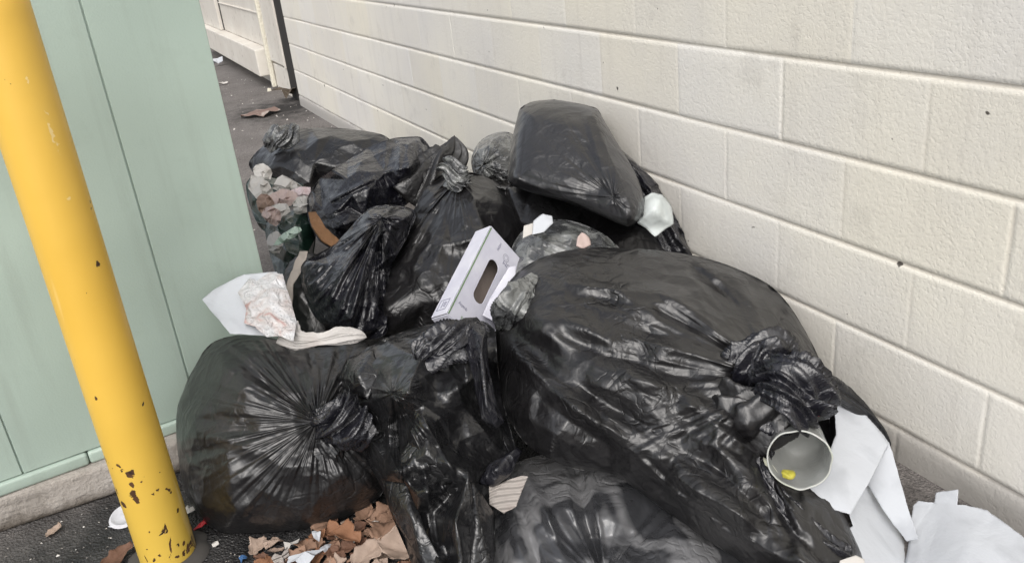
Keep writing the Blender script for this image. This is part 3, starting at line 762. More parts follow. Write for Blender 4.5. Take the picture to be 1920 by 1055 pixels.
flap([(848,612,1.90),(880,598,1.90),(908,612,1.88),(916,690,1.83),(926,745,1.80),(946,790,1.80),(930,803,1.79),(903,785,1.80),(890,720,1.83),(872,655,1.86),(900,650,1.815),(912,760,1.755)],
     [(0,1,10,9),(1,2,10),(2,3,11,10),(3,4,5,11),(5,6,11),(6,7,11),(7,8,10,11),(8,9,10)], 3, PLx)
flap([(778,800,1.775),(796,768,1.77),(860,898,1.72),(843,908,1.73),(792,900,1.75),(742,886,1.76),(757,842,1.77),(800,850,1.70)],
     [(0,1,7),(1,2,7),(2,3,7),(3,4,7),(4,5,7),(5,6,7),(6,0,7)], 5)
flap([(632,712,1.98),(650,670,2.0),(700,655,1.97),(712,700,1.90),(690,748,1.88),(655,740,1.92),(672,705,1.88)], [(0,1,6),(1,2,6),(2,3,6),(3,4,6),(4,5,6),(5,0,6)], 7)
flap([(898,905,1.77),(918,872,1.78),(970,838,1.80),(978,846,1.80),(958,888,1.77),(925,910,1.76),(930,880,1.74)], [(0,1,6),(1,2,6),(2,3,6),(3,4,6),(4,5,6),(5,0,6)], 9, PLx)
flap([(718,900,1.80),(760,905,1.74),(800,1000,1.68),(840,1070,1.64),(800,1075,1.66),(765,1020,1.71),(735,960,1.76),(770,960,1.69)], [(0,1,7),(1,2,7),(2,3,4,7),(4,5,7),(5,6,7),(6,0,7)], 11)
flap([(862,880,1.76),(888,905,1.72),(925,960,1.72),(922,1075,1.66),(880,1080,1.64),(872,990,1.68),(895,980,1.65)], [(0,1,6),(1,2,6),(2,3,6),(3,4,6),(4,5,6),(5,0,6)], 13)

# thin stretched bag at the bottom edge
bagD = bag('shiny greyish bag stretched thin over its contents, at the very front below the largest bag',
    [(905,905),(960,870),(1040,850),(1150,850),(1260,890),(1360,960),(1440,1040),(1470,1120),(1380,1220),(1150,1250),(980,1220),(905,1120),(890,1000)],
    (1130,1092), 1.88, .13, .2, PLd, R=120, grad=(0,-1.15), seed=31, et=.07, es=.03, pleat=(14,.010,.9),
    feats=[([(985,890),(1020,960),(1060,1060)], 15, .032, 't'), ([(960,900),(990,1000),(1010,1080)], 14, -.035, 't'), ([(1080,890),(1100,980),(1130,1060)], 18, -.036, 't'),
           ([(1115,920),(1135,1060)], 11, .024, 't'), ([(1230,960),(1150,1060)], 12, .024, 't'), ([(1240,920),(1190,1000)], 30, -.015, 'g')],
    facet=(30, .8, .026), crump=((26,.008,1.3,2.0),(60,.003,1.2,2)), NT=224, NS=110)

# bags in the middle of the heap
bagE = bag('black bag in the middle of the heap, right behind the white handled box',
    [(846,322),(905,330),(960,368),(988,410),(985,470),(960,540),(905,610),(840,630),(770,636),(712,628),(688,588),(698,530),(742,462),(772,402),(800,350)],
    (858,335), 2.66, .20, .32, PL, R=95, grad=(.1,-.95), seed=41, et=.07, es=.035, pleat=(12,.010,.6),
    feats=[([(862,340),(800,420),(745,520)], 14, .028, 't'), ([(845,335),(780,400),(760,440)], 12, .02, 't'), ([(825,390),(770,490)], 12, -.025, 't'),
           ([(900,440),(830,460),(800,520)], 20, .02, 't'), ([(800,520),(840,600)], 26, .015, 't'), ([(960,370),(985,440)], 20, -.01, 't')],
    facet=(40, .9, .045), crump=((26,.014,.9,1.8),(60,.005,.6,1.5)), NT=192, NS=110)
tuft('knot', [(862,345,2.68,20),(852,325,2.66,15),(845,312,2.67,16),(838,305,2.69,6)], PLc, bagE, k=8, depth=.6, seed=43)
bagF2 = bag('black bag draped in long vertical folds, left of the middle, below the glossy wrinkled bag',
    [(690,392),(735,385),(778,398),(765,440),(735,500),(722,560),(726,622),(690,636),(640,626),(592,594),(566,535),(568,492),(610,475),(650,435)],
    (715,410), 2.52, .16, .32, PLx, R=80, grad=(.1,-.8), seed=51, et=.09, es=.03, pleat=(20,.020,1.3),
    feats=[([(715,420),(680,510),(650,600)], 12, .022, 't'), ([(735,420),(705,520),(690,600)], 10, .022, 't'), ([(690,430),(640,520),(610,580)], 12, .02, 't'),
           ([(700,430),(662,520)], 9, -.02, 't')],
    facet=(28, 0.8, 0.03), crump=((20,.010,1.2,2.4),(60,.004,1.2,2.0)), NT=176, NS=100)
bagE1 = bag('glossy wrinkled black bag, upper left of the heap with bright creases along its top',
    [(577,372),(600,335),(650,302),(690,277),(740,259),(786,257),(802,272),(818,305),(812,335),(775,372),(738,402),(700,420),(662,446),(630,468),(598,452),(578,412)],
    (745,395), 3.0, .17, .34, PLx, R=75, grad=(.15,-1.1), seed=61, et=.06, es=.05,
    feats=[([(600,345),(680,300),(745,270)], 10, .016, 't'), ([(748,265),(745,330),(765,390)], 12, .016, 't'), ([(786,260),(800,300)], 10, .016, 't'),
           ([(640,370),(700,350),(730,330)], 22, -.014, 't'), ([(620,380),(700,340)], 8, .014, 't')],
    facet=(44, .95, .045), crump=((40,.014,.5,1.8),(110,.006,.4,1.6)), NT=192, NS=104, smooth=.35)
tuft('tail', [(775,385,2.92,34),(800,345,2.92,30),(825,303,2.96,26),(846,283,3.0,20),(852,254,3.02,1)], PL, bagE1, k=6, depth=.65, twist=.3, seed=63, flat=.45)

# the block-shaped bag on top
bagF = bag('smooth box-shaped charcoal bag, topmost of the heap against the wall',
    [(1001,191),(1040,187),(1085,194),(1120,204),(1138,236),(1162,276),(1188,318),(1208,372),(1206,402),(1178,424),(1120,402),(1060,378),(1000,362),(953,344),(955,300),(963,250),(975,205)],
    (1150,370), 2.56, .15, .26, PLg, R=52, grad=(-.35,-1.15), seed=71, et=.06, es=.05, pleat=(12,.007,.8),
    feats=[([(975,215),(960,330)], 14, .014, 't'), ([(1095,350),(1120,345)], 14, -.01, 'g'), ([(1112,212),(1150,310),(1180,400)], 26, .026, 't'), ([(1190,300),(1212,400)], 24, -.02, 't'), ([(1085,255),(1130,262)], 9, .010, 't'), ([(1085,345),(1128,360)], 14, .006, 't'), ([(965,330),(1060,365),(1180,412)], 14, .014, 't'),
           ([(1085,260),(1130,265)], 16, -.006, 'g')],
    facet=(9, .15, .008), crump=((5,.010,.5,1.5),(30,.006,.9,2.2)), NT=208, NS=112, smooth=.28)
bagJ2 = bag('dark bag in the shadow directly under the box-shaped bag',
    [(950,350),(1000,345),(1080,372),(1160,402),(1225,425),(1262,482),(1230,520),(1100,520),(1000,470),(955,410)],
    (1100,440), 2.66, .13, .3, PL, R=60, grad=(-.3,-.8), seed=75, et=.05, es=.04, facet=(16, 0.6, 0.03), crump=((22,.012,.6,1.8),), NT=144, NS=80)
bagG = bag('slack black bag hanging in folds down the wall, right of the box-shaped bag',
    [(1140,262),(1170,285),(1200,312),(1238,352),(1276,415),(1300,458),(1315,487),(1285,492),(1235,478),(1195,430),(1160,360)],
    (1150,290), 2.60, .05, .05, PLx, R=30, grad=(-.15,-.3), seed=81, et=.07, es=.03, pleat=(10,.014,1.4),
    feats=[([(1180,300),(1240,390),(1300,485)], 9, .02, 't'), ([(1200,340),(1262,480)], 9, -.02, 't')], facet=(16, 0.6, 0.02), crump=((20,.008,1.0,2.5),), NT=144, NS=90)
bagJ = bag('see-through smoky bag full of crinkles, between the white box and the box-shaped bag',
    [(958,470),(975,438),(1010,418),(1060,412),(1110,428),(1150,455),(1165,500),(1080,530),(980,530),(945,505)],
    (1040,470), 2.42, .10, .22, PLc, R=60, grad=(-.1,-.9), seed=85, et=.09, es=.08, facet=(30, 0.8, 0.02), crump=((50,.012,.3,2.2),(120,.005,.3,1.8)), NT=160, NS=80)
# far side
bagH = bag('farthest large black bag, low on the ground at the back left of the heap',
    [(468,302),(500,268),(545,246),(600,240),(660,243),(728,258),(735,300),(680,345),(620,372),(540,372),(492,345),(474,322)],
    (560,330), 4.25, .26, .3, PLs, R=70, grad=(-.2,-1.2), seed=91, et=.05, es=.035, feats=[([(545,250),(500,330)], 14, .02, 't'), ([(560,290),(500,325)], 8, .03, 't')],
    facet=(20, 0.75, 0.06), crump=((16,.03,.2,1.8),(50,.010,.3,2)), NT=160, NS=80)
tuft('flap', [(498,275,4.12,8),(515,262,4.08,13),(535,255,4.08,14),(550,240,4.12,8),(556,234,4.14,3)], PLc, bagH, k=7, depth=.7, seed=93, flat=.6)
bagI = bag('small bag with glossy folds at the back of the heap, left of the box-shaped bag',
    [(884,300),(898,268),(926,250),(958,250),(975,275),(972,340),(935,350),(895,338)],
    (905,310), 3.35, .13, .3, PLc, R=34, grad=(0,-.8), seed=95, et=.06, es=.04, pleat=(12,.016,1.0), facet=(10, 0.6, 0.03), crump=((14,.016,.9,1.8),), NT=128, NS=64)
bagK = bag('dark green bag at the left edge of the heap, behind the corner of the cabinet',
    [(498,418),(520,396),(555,385),(585,395),(592,440),(582,505),(560,552),(530,540),(505,470)],
    (560,420), 2.98, .12, .3, PLgr, R=40, grad=(0,-.9), seed=97, et=.09, es=.06, feats=[([(580,385),(520,470)], 8, .02, 't'), ([(565,380),(510,440)], 7, .018, 't')],
    facet=(20, 0.8, 0.03), crump=((30,.014,.8,2.0),(60,.005,.8,1.5)), NT=144, NS=72)
bagL = bag('bag sunk in the dark hollow between the green cabinet and the folded bag',
    [(535,505),(560,478),(600,480),(625,520),(640,600),(630,660),(570,660),(540,620),(530,560)],
    (575,490), 2.62, .08, .2, PL, R=40, grad=(0,-.6), seed=99, et=.06, es=.05, crump=((20,.010,.8,2.0),), NT=128, NS=64)

# ---------------------------------------------------------------- rubbish on and between the bags
def carton():
    m, t, b = newmat('printed_white_card'); v = coords(t)
    n = tex(t, 'ShaderNodeTexNoise', v, 12, Detail=4.0); c = ramp(t, n.outputs['Fac'], [(.4, (.52, .52, .60)), (.7, (.62, .62, .68))])
    t.links.new(c, b.inputs['Base Color']); b.inputs['Roughness'].default_value = .55; bump(t, b, n.outputs['Fac'], .004)
    mi = paper('raw_card', (.30, .25, .22), stain=(.2, .16, .14)); ink, t, b = newmat('grey_ink'); b.inputs['Base Color'].default_value = (.17, .17, .24, 1)
    gi, t, b = newmat('green_ink'); b.inputs['Base Color'].default_value = (.13, .22, .10, 1)
    O = spot(920, 425, 2.30); A = spot(838, 588, 2.10); B = spot(972, 476, 2.36); Cc = spot(905, 417, 2.335)
    ex = A-O; L = np.linalg.norm(ex); ex /= L                 # along the long edge, downwards
    ey = B-O; ey -= ex*(ey @ ex); Wd = np.linalg.norm(ey)*1.45; ey /= np.linalg.norm(ey)
    ez = np.cross(ex, ey)                                       # out of the printed face
    if ez @ (CAM-O) < 0: ez = -ez
    Wd = .155; dep = .055
    root = bpy.data.objects.new('carton', None); C.objects.link(root); root.empty_display_size = .05
    Mx = Matrix(((ex[0], ey[0], ez[0]), (ex[1], ey[1], ez[1]), (ex[2], ey[2], ez[2]))).to_4x4(); Mx.translation = Vector(O); root.matrix_world = Mx
    tag(root, 'white printed carton with an oval hand hole, standing tilted in the middle of the heap', 'carton')
    # front panel with a stadium hole
    hx0, hx1, hy, hr = L*.235, L*.70, Wd*.40, .0205
    hole = []
    for k in range(17): a = math.pi/2+math.pi*k/16; hole.append((hx0+hr+hr*math.cos(a), hy+hr*math.sin(a)))
    for k in range(17): a = -math.pi/2+math.pi*k/16; hole.append((hx1-hr+hr*math.cos(a), hy+hr*math.sin(a)))
    bm = bmesh.new(); n_ = len(hole); ins = [bm.verts.new((x, y, 0)) for x, y in hole]
    outer = []
    for x, y in hole:
        dx, dy = x-(hx0+hx1)/2, y-hy; cand = []
        if dx > 0: cand.append((L-(hx0+hx1)/2)/dx)
        if dx < 0: cand.append(-((hx0+hx1)/2)/dx)
        if dy > 0: cand.append((Wd-hy)/dy)
        if dy < 0: cand.append(-hy/dy)
        k = min(cand); outer.append([(hx0+hx1)/2+dx*k, hy+dy*k])
    for cx_, cy_ in ((0, 0), (L, 0), (L, Wd), (0, Wd)):
        i = min(range(n_), key=lambda i: (outer[i][0]-cx_)**2+(outer[i][1]-cy_)**2); outer[i] = [cx_, cy_]
    outs = [bm.verts.new((x, y, 0)) for x, y in outer]
    for i in range(n_): bm.faces.new((ins[i], outs[i], outs[(i+1) % n_], ins[(i+1) % n_]))
    bmesh.ops.recalc_face_normals(bm, faces=bm.faces)
    o = bmobj('front_panel', bm, m, root); md = o.modifiers.new('thickness', 'SOLIDIFY'); md.thickness = .003; md.offset = 0
    def box(nm, x0, x1, y0, y1, z0, z1, mt, bev=.001):
        bm = bmesh.new(); boxbm(bm, x0, x1, y0, y1, z0, z1, bev, 2); return bmobj(nm, bm, mt, root)
    box('side_panel', 0, L, -.0035, -.0006, -dep, .0015, m)
    box('end_panel', L+.0005, L+.0032, 0, Wd*.9, -dep, .001, m)
    box('end_panel', -.0032, -.0005, 0, Wd, -dep, .001, m)
    box('inner_panel', .004, L-.004, .002, Wd, -dep-.003, -dep, mi)
    bm = bmesh.new(); boxbm(bm, 0.002, L-.002, .0008, .0042, .0016, .0024, 0); bmobj('edge_stripe', bm, gi, root)
    # torn flap hanging at the free side
    o = sheet('flap', [(955,500,2.26),(968,498,2.27),(966,520,2.25),(940,560,2.2),(935,605,2.17),(905,590,2.17),(918,560,2.2),(930,540,2.22)],
              [(0,1,2,3,7),(3,4,5,6,7)], m, 3, .002, parent=root, seed=3)
    # frame mark on the narrow side, and the words
    def mark(nm, rects, mt, z=.0019):
        bm = bmesh.new()
        for r in rects: boxbm(bm, *r)
        return bmobj(nm, bm, mt, root)
    y_ = -.0042
    q = lambda x0, x1, z0, z1: (x0, x1, y_, y_+.0005, z0, z1)
    x0, x1, z0, z1, w_ = L*.83, L*.945, -dep*.84, -dep*.22, .0016
    mark('printed_frame', [q(x0, x1, z0, z0+w_), q(x0, x1, z1-w_, z1), q(x0, x0+w_, z0+w_, z1-w_), q(x1-w_, x1, z0+w_, z1-w_),
                           q(x0+.008, x1-.008, -dep*.62, -dep*.58), q(x0+.008, x1-.012, -dep*.5, -dep*.46), q(x0+.01, x1-.008, -dep*.40, -dep*.36)], ink)
    def text(s, x, y, z, size, mt, rot, face='front'):
        cu = bpy.data.curves.new('t', 'FONT'); cu.body = s; cu.size = size; cu.align_x = 'CENTER'; cu.align_y = 'CENTER'; cu.extrude = .0002; cu.resolution_u = 2
        tmp = bpy.data.objects.new('t', cu); C.objects.link(tmp); bpy.context.view_layer.update()
        me = bpy.data.meshes.new_from_object(tmp); bpy.data.objects.remove(tmp); bpy.data.curves.remove(cu)
        o = link('printed_text', me, mt, root)
        me.transform(Matrix.Rotation(rot, 4, 'Z'))
        if face == 'side': me.transform(Matrix.Rotation(math.pi/2, 4, 'X'))
        o.location = (x, y, z); return o
    fl = math.copysign(1, float(np.dot(np.cross(ex, ey), ez)))
    return root, L, Wd, dep, ink, gi, text, fl, mark
root, L, Wd, dep, ink, gi, text, fl, mark = carton()
text('PREMIUM', L*.17, Wd*.80, .0018, .020, ink, math.pi/2+math.pi)
text('Natural', L*.28, Wd*.84, .0018, .013, ink, math.pi/2+math.pi)
text('FRESH', L*.09, Wd*.34, .0018, .010, ink, math.pi)
text('Bananas', L*.93, Wd*.42, .0018, .016, gi, math.pi/2+math.pi)
text('quality', L*.84, Wd*.20, .0018, .013, ink, math.pi/2+math.pi)
bm = bmesh.new()
for r0, r1 in ((.0105, .0117), (.0060, .0070)):
    vs = []
    for k in range(32):
        a = k/32*2*math.pi; vs.append([bm.verts.new((L*.12+r*math.cos(a), Wd*.56+r*math.sin(a), .0018)) for r in (r0, r1)])
    for k in range(32): bm.faces.new((vs[k][0], vs[k][1], vs[(k+1) % 32][1], vs[(k+1) % 32][0]))
bmobj('printed_emblem', bm, ink, root)

# white paper towelling at the lower right
o = sheet('paper_sheet', [(1562,741,1.86),(1592,745,1.88),(1640,798,1.83),(1668,829,1.79),(1632,900,1.72),(1596,962,1.66),(1566,955,1.67),(1505,904,1.70),(1545,872,1.73),(1570,812,1.79),
      (1692,918,1.76),(1722,1010,1.72),(1700,1014,1.735),(1655,955,1.76),(1622,900,1.79)],
      [(0,1,2,9),(2,3,8,9),(3,4,5,8),(5,6,7,8),(3,10,13,14),(10,11,12,13)], WHITE, 4, .008, 9, seed=4, edge=.0015)
tag(o, 'bright white folded paper sheet standing like a tent beside the clear tub', 'paper sheet')
g1 = lambda u, v, h=.004: (u, v, gd(u, v, h))
o = sheet('paper_sheet', [(1592,955,1.71),(1625,890,1.84),(1655,950,1.82),(1700,1030,1.76),(1722,1082,1.70),(1640,1120,1.63),(1600,1060,1.62),(1572,1000,1.66),(1600,985,1.69)],
      [(0,1,2,8),(8,2,3,6),(8,6,7),(3,4,5,6)], WHITE, 4, .006, 8, seed=6, edge=.001)
tag(o, 'greyish white paper sheet lying flat under the folded tent of paper', 'paper sheet')
o = sheet('paper_sheet', [(1705,1010,1.755),(1712,948,1.80),(1722,938,1.80),(1752,942,1.79),(1756,924,1.80),(1797,919,1.78),(1796,946,1.76),(1850,957,1.73),(1925,1012,1.66),(1990,1110,1.56),(1780,1130,1.58),(1694,1115,1.66),(1820,1010,1.68)],
      [(0,1,2,3,12),(3,4,5,6),(3,6,7,12),(7,8,9,12),(9,10,12),(10,11,0,12)], WHITE, 4, .010, 8, seed=8, edge=.0015)
tag(o, 'stiff white paper sheet with stepped torn edge in the bottom right corner beside the wall', 'paper sheet')

# clear tub with a yellow scrap
def tub():
    m, t, b = newmat('clear_tub_plastic'); b.inputs['Base Color'].default_value = (.50, .51, .49, 1); b.inputs['Roughness'].default_value = .22
    b.inputs['Transmission Weight'].default_value = .5; b.inputs['IOR'].default_value = 1.25
    n = tex(t, 'ShaderNodeTexNoise', coords(t), 30, Detail=4.0); bump(t, b, n.outputs['Fac'], .003)
    mr_ = paper('tub_rim', (.50, .51, .48), .3, stain=(.42, .45, .36)); my = paper('yellow_scrap', (.42, .38, .06), .35, .002, (.25, .22, .06))
    a = spot(1497, 862, 1.635); c_ = spot(1545, 765, 1.80); ax = c_-a; H = np.linalg.norm(ax); ax /= H
    ax = ax*.75+_F*.62; ax /= np.linalg.norm(ax); H = .125
    root = bpy.data.objects.new('plastic_tub', None); C.objects.link(root); root.location = a; root.rotation_euler = Vector(ax).to_track_quat('Z', 'Y').to_euler(); root.empty_display_size = .05
    tag(root, 'clear round plastic tub on its side with a yellow scrap in its mouth', 'plastic tub')
    def rev(nm, prof, mt, nt=72, crumple=0):
        V = []; 
        for z, r in prof:
            for k in range(nt):
                an = k/nt*2*math.pi; q = 1+crumple*noise(np.array([[math.cos(an), math.sin(an), z*20]]), 1.5, 4, 2)[0]
                V.append((r*q*math.cos(an), r*q*math.sin(an), z))
        Fc = [[i*nt+k, i*nt+(k+1) % nt, (i+1)*nt+(k+1) % nt, (i+1)*nt+k] for i in range(len(prof)-1) for k in range(nt)]
        if nm == 'cup_wall': Fc.append([ (len(prof)-1)*nt+k for k in range(nt)])
        return mesh(nm, V, Fc, mt, root, True)
    R0 = .0585
    o = rev('cup_wall', [(0.0, R0), (.004, R0-.001), (.02, R0-.002), (.05, R0-.004), (.085, R0-.0065), (.114, R0-.010), (.121, R0-.016), (H, R0-.026)], m, crumple=.11)
    md = o.modifiers.new('thickness', 'SOLIDIFY'); md.thickness = .0009
    rev('rim', [(-.001, R0-.0012), (-.0034, R0), (-.0024, R0+.0014), (-.001, R0+.002), (.0010, R0+.0018), (.0014, R0+.0004)], mr_, crumple=.11)
    bm = bmesh.new(); bmesh.ops.create_icosphere(bm, subdivisions=4, radius=.012)
    for v in bm.verts:
        q = noise(np.array([v.co[:]]), 70, 3, 2)[0]; v.co *= 1+.7*q; v.co.z *= .6; v.co.x *= 1.25
    o = bmobj('yellow_scrap', bm, my, None, True)
    p = spot(1476, 888, 1.63); o.location = p; tag(o, 'small lumpy yellow food scrap at the mouth of the clear tub', 'food scrap')
tub()
o = sheet('wrapper', [(1522,738,1.66),(1548,742,1.67),(1556,768,1.66),(1536,780,1.65),(1520,764,1.65)], [(0,1,2,3,4)], paper('red_wrapper', (.28, .035, .05), .3, stain=(.12, .05, .05)), 4, .008, 50, seed=9)
tag(o, 'crumpled dark red wrapper tucked beside the knot above the clear tub', 'wrapper')
o = sheet('paper_scrap', [(1430,855,1.70),(1442,862,1.69),(1462,890,1.68),(1456,902,1.68),(1440,885,1.685)], [(0,1,2,3,4)], paper('cream_scrap', (.66, .66, .52)), 3, .003, 40, seed=10)
tag(o, 'narrow cream paper scrap lying against the left rim of the clear tub', 'paper scrap')
o = sheet('paper_scrap', [(1258,842,1.728),(1283,850,1.722),(1284,866,1.716),(1268,868,1.715),(1256,856,1.722)], [(0,1,2,3,4)], TISSUE, 3, .002, 40, seed=11)
tag(o, 'small grey paper scrap stuck on the side of the largest bag', 'paper scrap')
o = sheet('paper_scrap', [(1575,1050,1.56),(1605,1040,1.56),(1622,1048,1.56),(1620,1075,1.55),(1570,1075,1.55)], [(0,1,2,3,4)], TISSUE, 3, .003, 40, seed=12)
tag(o, 'pale grey scrap at the bottom edge under the greyish white paper', 'paper scrap')

# crushed foam cup by the wall, small scraps behind
o = sheet('crushed_cup', [(1206,372,2.42),(1226,362,2.43),(1243,364,2.43),(1258,398,2.42),(1260,420,2.40),(1228,444,2.38),(1212,430,2.38),(1195,418,2.38),(1228,392,2.34),(1240,410,2.36)],
      [(0,1,2,8),(2,3,9,8),(3,4,9),(4,5,6,9),(6,7,8,9),(7,0,8)], paper('white_foam', (.56, .60, .59), .5, stain=(.44, .48, .48)), 3, .006, 28, thick=.0015, seed=14)
tag(o, 'crushed white foam cup wedged between the box-shaped bag and the wall', 'foam cup')
o = sheet('paper_scrap', [(1000,414,2.30),(1018,402,2.31),(1035,405,2.31),(1037,418,2.29),(1020,436,2.28),(998,440,2.28)], [(0,1,2,3,4,5)], WHITE, 3, .003, 30, seed=15)
tag(o, 'white rounded paper scrap on the see-through smoky bag', 'paper scrap')
o = sheet('paper_scrap', [(982,424,2.30),(1000,418,2.31),(999,438,2.29),(980,447,2.28)], [(0,1,2,3)], TISSUE, 3, .003, 30, seed=16)
tag(o, 'smaller greyish scrap touching the left edge of the white rounded scrap', 'paper scrap')
o = sheet('food_scrap', [(1082,446,2.28),(1090,438,2.29),(1104,446,2.29),(1107,460,2.28),(1092,468,2.27),(1080,462,2.27)], [(0,1,2,3,4,5)], PINK, 3, .006, 40, thick=.006, seed=17)
tag(o, 'pale pink food scrap at the right end of the see-through smoky bag', 'food scrap')
o = sheet('cardboard_scrap', [(918,910,1.76),(945,902,1.775),(978,892,1.78),(990,893,1.78),(980,918,1.765),(968,950,1.745),(945,962,1.735),(918,944,1.745)], [(0,1,2,3,4,5,6,7)], CARD, 4, .006, 14, thick=.002, seed=18, edge=.001)
tag(o, 'torn grey ribbed cardboard scrap between the slack bag and the stretched bag', 'cardboard scrap')

# left: paper with a clear sack over it, on top of the round bag
o = sheet('paper_sheet', [(379,561,2.155),(402,543,2.155),(458,516,2.16),(520,511,2.16),(536,545,2.13),(552,612,2.08),(500,628,2.05),(432,627,2.04),(402,592,2.09),(430,585,2.10),(460,560,2.12)],
      [(0,1,2,10,9),(2,3,4,10),(4,5,6,10),(6,7,9,10),(7,8,0,9)], WHITE, 4, .004, 12, seed=21, edge=.001)
tag(o, 'white paper sheet leaning on the green cabinet above the round pleated bag', 'paper sheet')
def sackmat():
    m, t, b = newmat('milky_sack'); v = coords(t)
    n = tex(t, 'ShaderNodeTexNoise', v, 13, Detail=3.0, Distortion=1.0); n2 = tex(t, 'ShaderNodeTexNoise', v, 45, Detail=4.0, Distortion=1.5)
    c = ramp(t, n.outputs['Fac'], [(.34, (.42, .26, .24)), (.40, (.48, .44, .43)), (.55, (.52, .52, .53))])
    d = ramp(t, n2.outputs['Fac'], [(.27, G(1)), (.34, G(0))]); c = mixc(t, d, c, (.24, .16, .14))
    t.links.new(c, b.inputs['Base Color']); b.inputs['Roughness'].default_value = .28; b.inputs['Coat Weight'].default_value = .5
    bump(t, b, n2.outputs['Fac'], .01); return m
SACK = sackmat()
o = bag('clumped translucent food sack with pinkish smears lying on the white paper by the cabinet',
    [(446,548),(468,521),(482,526),(505,511),(530,514),(537,540),(545,562),(556,604),(550,640),(522,628),(500,632),(478,612),(458,606),(462,578)], (545,628), 2.085, .022, .02, SACK, R=22, grad=(0,-1.0), seed=111,
    et=.10, es=.10, crump=((24,.007,.9,2.0),), facet=(30,.9,.011), smooth=.05, NT=144, NS=72, cat='plastic sack', name='food_sack', group=None)
tuft('twisted_neck', [(538,612,2.07,18),(560,634,2.05,10),(600,636,2.03,6),(640,630,2.04,9),(670,629,2.05,7),(688,632,2.06,1)], paper('milky_neck', (.46, .44, .42), .35, stain=(.36, .32, .30)), o, k=9, depth=.9, twist=.5, seed=113, flat=.4)
tag(bpy.data.objects['food_sack'], bpy.data.objects['food_sack']['label'], 'plastic sack')

o = sheet('wood_scrap', [(578,398,2.72),(592,396,2.73),(612,425,2.69),(636,450,2.66),(642,466,2.64),(628,464,2.64),(602,446,2.66),(584,424,2.69)], [(0,1,2,7),(2,3,6,7),(3,4,5,6)], PEEL, 4, .012, 22, thick=.008, seed=31)
tag(o, 'long brown peel sticking out between the green bag and the glossy wrinkled bag', 'peel')
o = sheet('cloth_strip', [(562,470,2.58),(578,474,2.57),(566,505,2.52),(552,535,2.49),(545,570,2.47),(538,545,2.49),(545,510,2.52)], [(0,1,2,6),(2,3,5,6),(3,4,5)], paper('grubby_cloth', (.42, .37, .33)), 4, .008, 25, thick=.003, seed=32)
tag(o, 'narrow dirty white cloth strip hanging into the dark hollow beside the green cabinet', 'cloth strip')
bits = [
    ([(476,335,3.3),(498,342,3.3),(508,362,3.28),(500,376,3.26),(484,370,3.26),(472,350,3.28)], TISSUE, 'white crumpled tissue against the cabinet edge, lowest at the far left of the heap', 'tissue'),
    ([(516,352,3.35),(530,333,3.38),(545,340,3.37),(560,350,3.35),(548,356,3.34),(530,356,3.34)], TISSUE, 'pale pointed tissue standing up just below the farthest bag', 'tissue'),
    ([(500,380,3.2),(525,360,3.22),(552,366,3.22),(540,385,3.2),(515,392,3.18)], PINK, 'dull pink flat wrapper between the tissues and the green bag', 'wrapper'),
    ([(545,362,3.25),(560,354,3.26),(578,355,3.26),(575,372,3.24),(555,374,3.24)], paper('striped_wrapper', (.60, .50, .50), .4, stain=(.4, .1, .12)), 'white wrapper with red streaks touching the glossy wrinkled bag', 'wrapper'),
    ([(493,400,3.05),(508,390,3.08),(522,400,3.06),(520,418,3.04),(505,415,3.04)], PINK, 'pinkish clump of wet paper at the top of the green bag by the cabinet', 'paper clump'),
    ([(535,438,2.84),(552,428,2.85),(562,432,2.85),(545,446,2.83),(520,456,2.82)], paper('green_tint_paper', (.45, .55, .48)), 'thin pale green torn strip lying across the dark green bag', 'torn strip'),
    ([(478,318,3.6),(492,310,3.6),(506,322,3.58),(498,338,3.56),(482,334,3.56)], TISSUE, 'grey tissue hanging at the lower left corner of the farthest bag', 'tissue'),
    ([(512,392,3.1),(530,384,3.12),(540,396,3.1),(528,410,3.08),(514,408,3.08)], TISSUE, 'greyish torn tissue resting on the upper left of the green bag', 'tissue'),
    ([(486,372,3.15),(500,368,3.16),(512,384,3.14),(500,398,3.12),(488,392,3.12)], paper('brown_card', (.27, .19, .15), stain=(.18, .12, .10)), 'brownish food tray scrap showing past the cabinet edge, above the green bag', 'tray scrap'),
    ([(556,376,3.1),(578,372,3.1),(580,390,3.08),(566,396,3.07),(552,390,3.08)], TISSUE, 'dirty tissue wedged between the green bag and the streaked wrapper', 'tissue'),
    ([(505,446,2.95),(520,438,2.95),(530,452,2.93),(520,470,2.92),(508,464,2.92)], paper('pale_wrapper', (.44, .42, .40), .35), 'pale shiny wrapper at the left rim of the dark green bag', 'wrapper'),
]
for k, (pts, mt, lab, cat) in enumerate(bits):
    P = np.array(pts, float); tag(crumple(cat.replace(' ', '_'), P[:, :2], P[:, 2].mean()-.13, .020, 12, mt, seed=40+k), lab, cat)

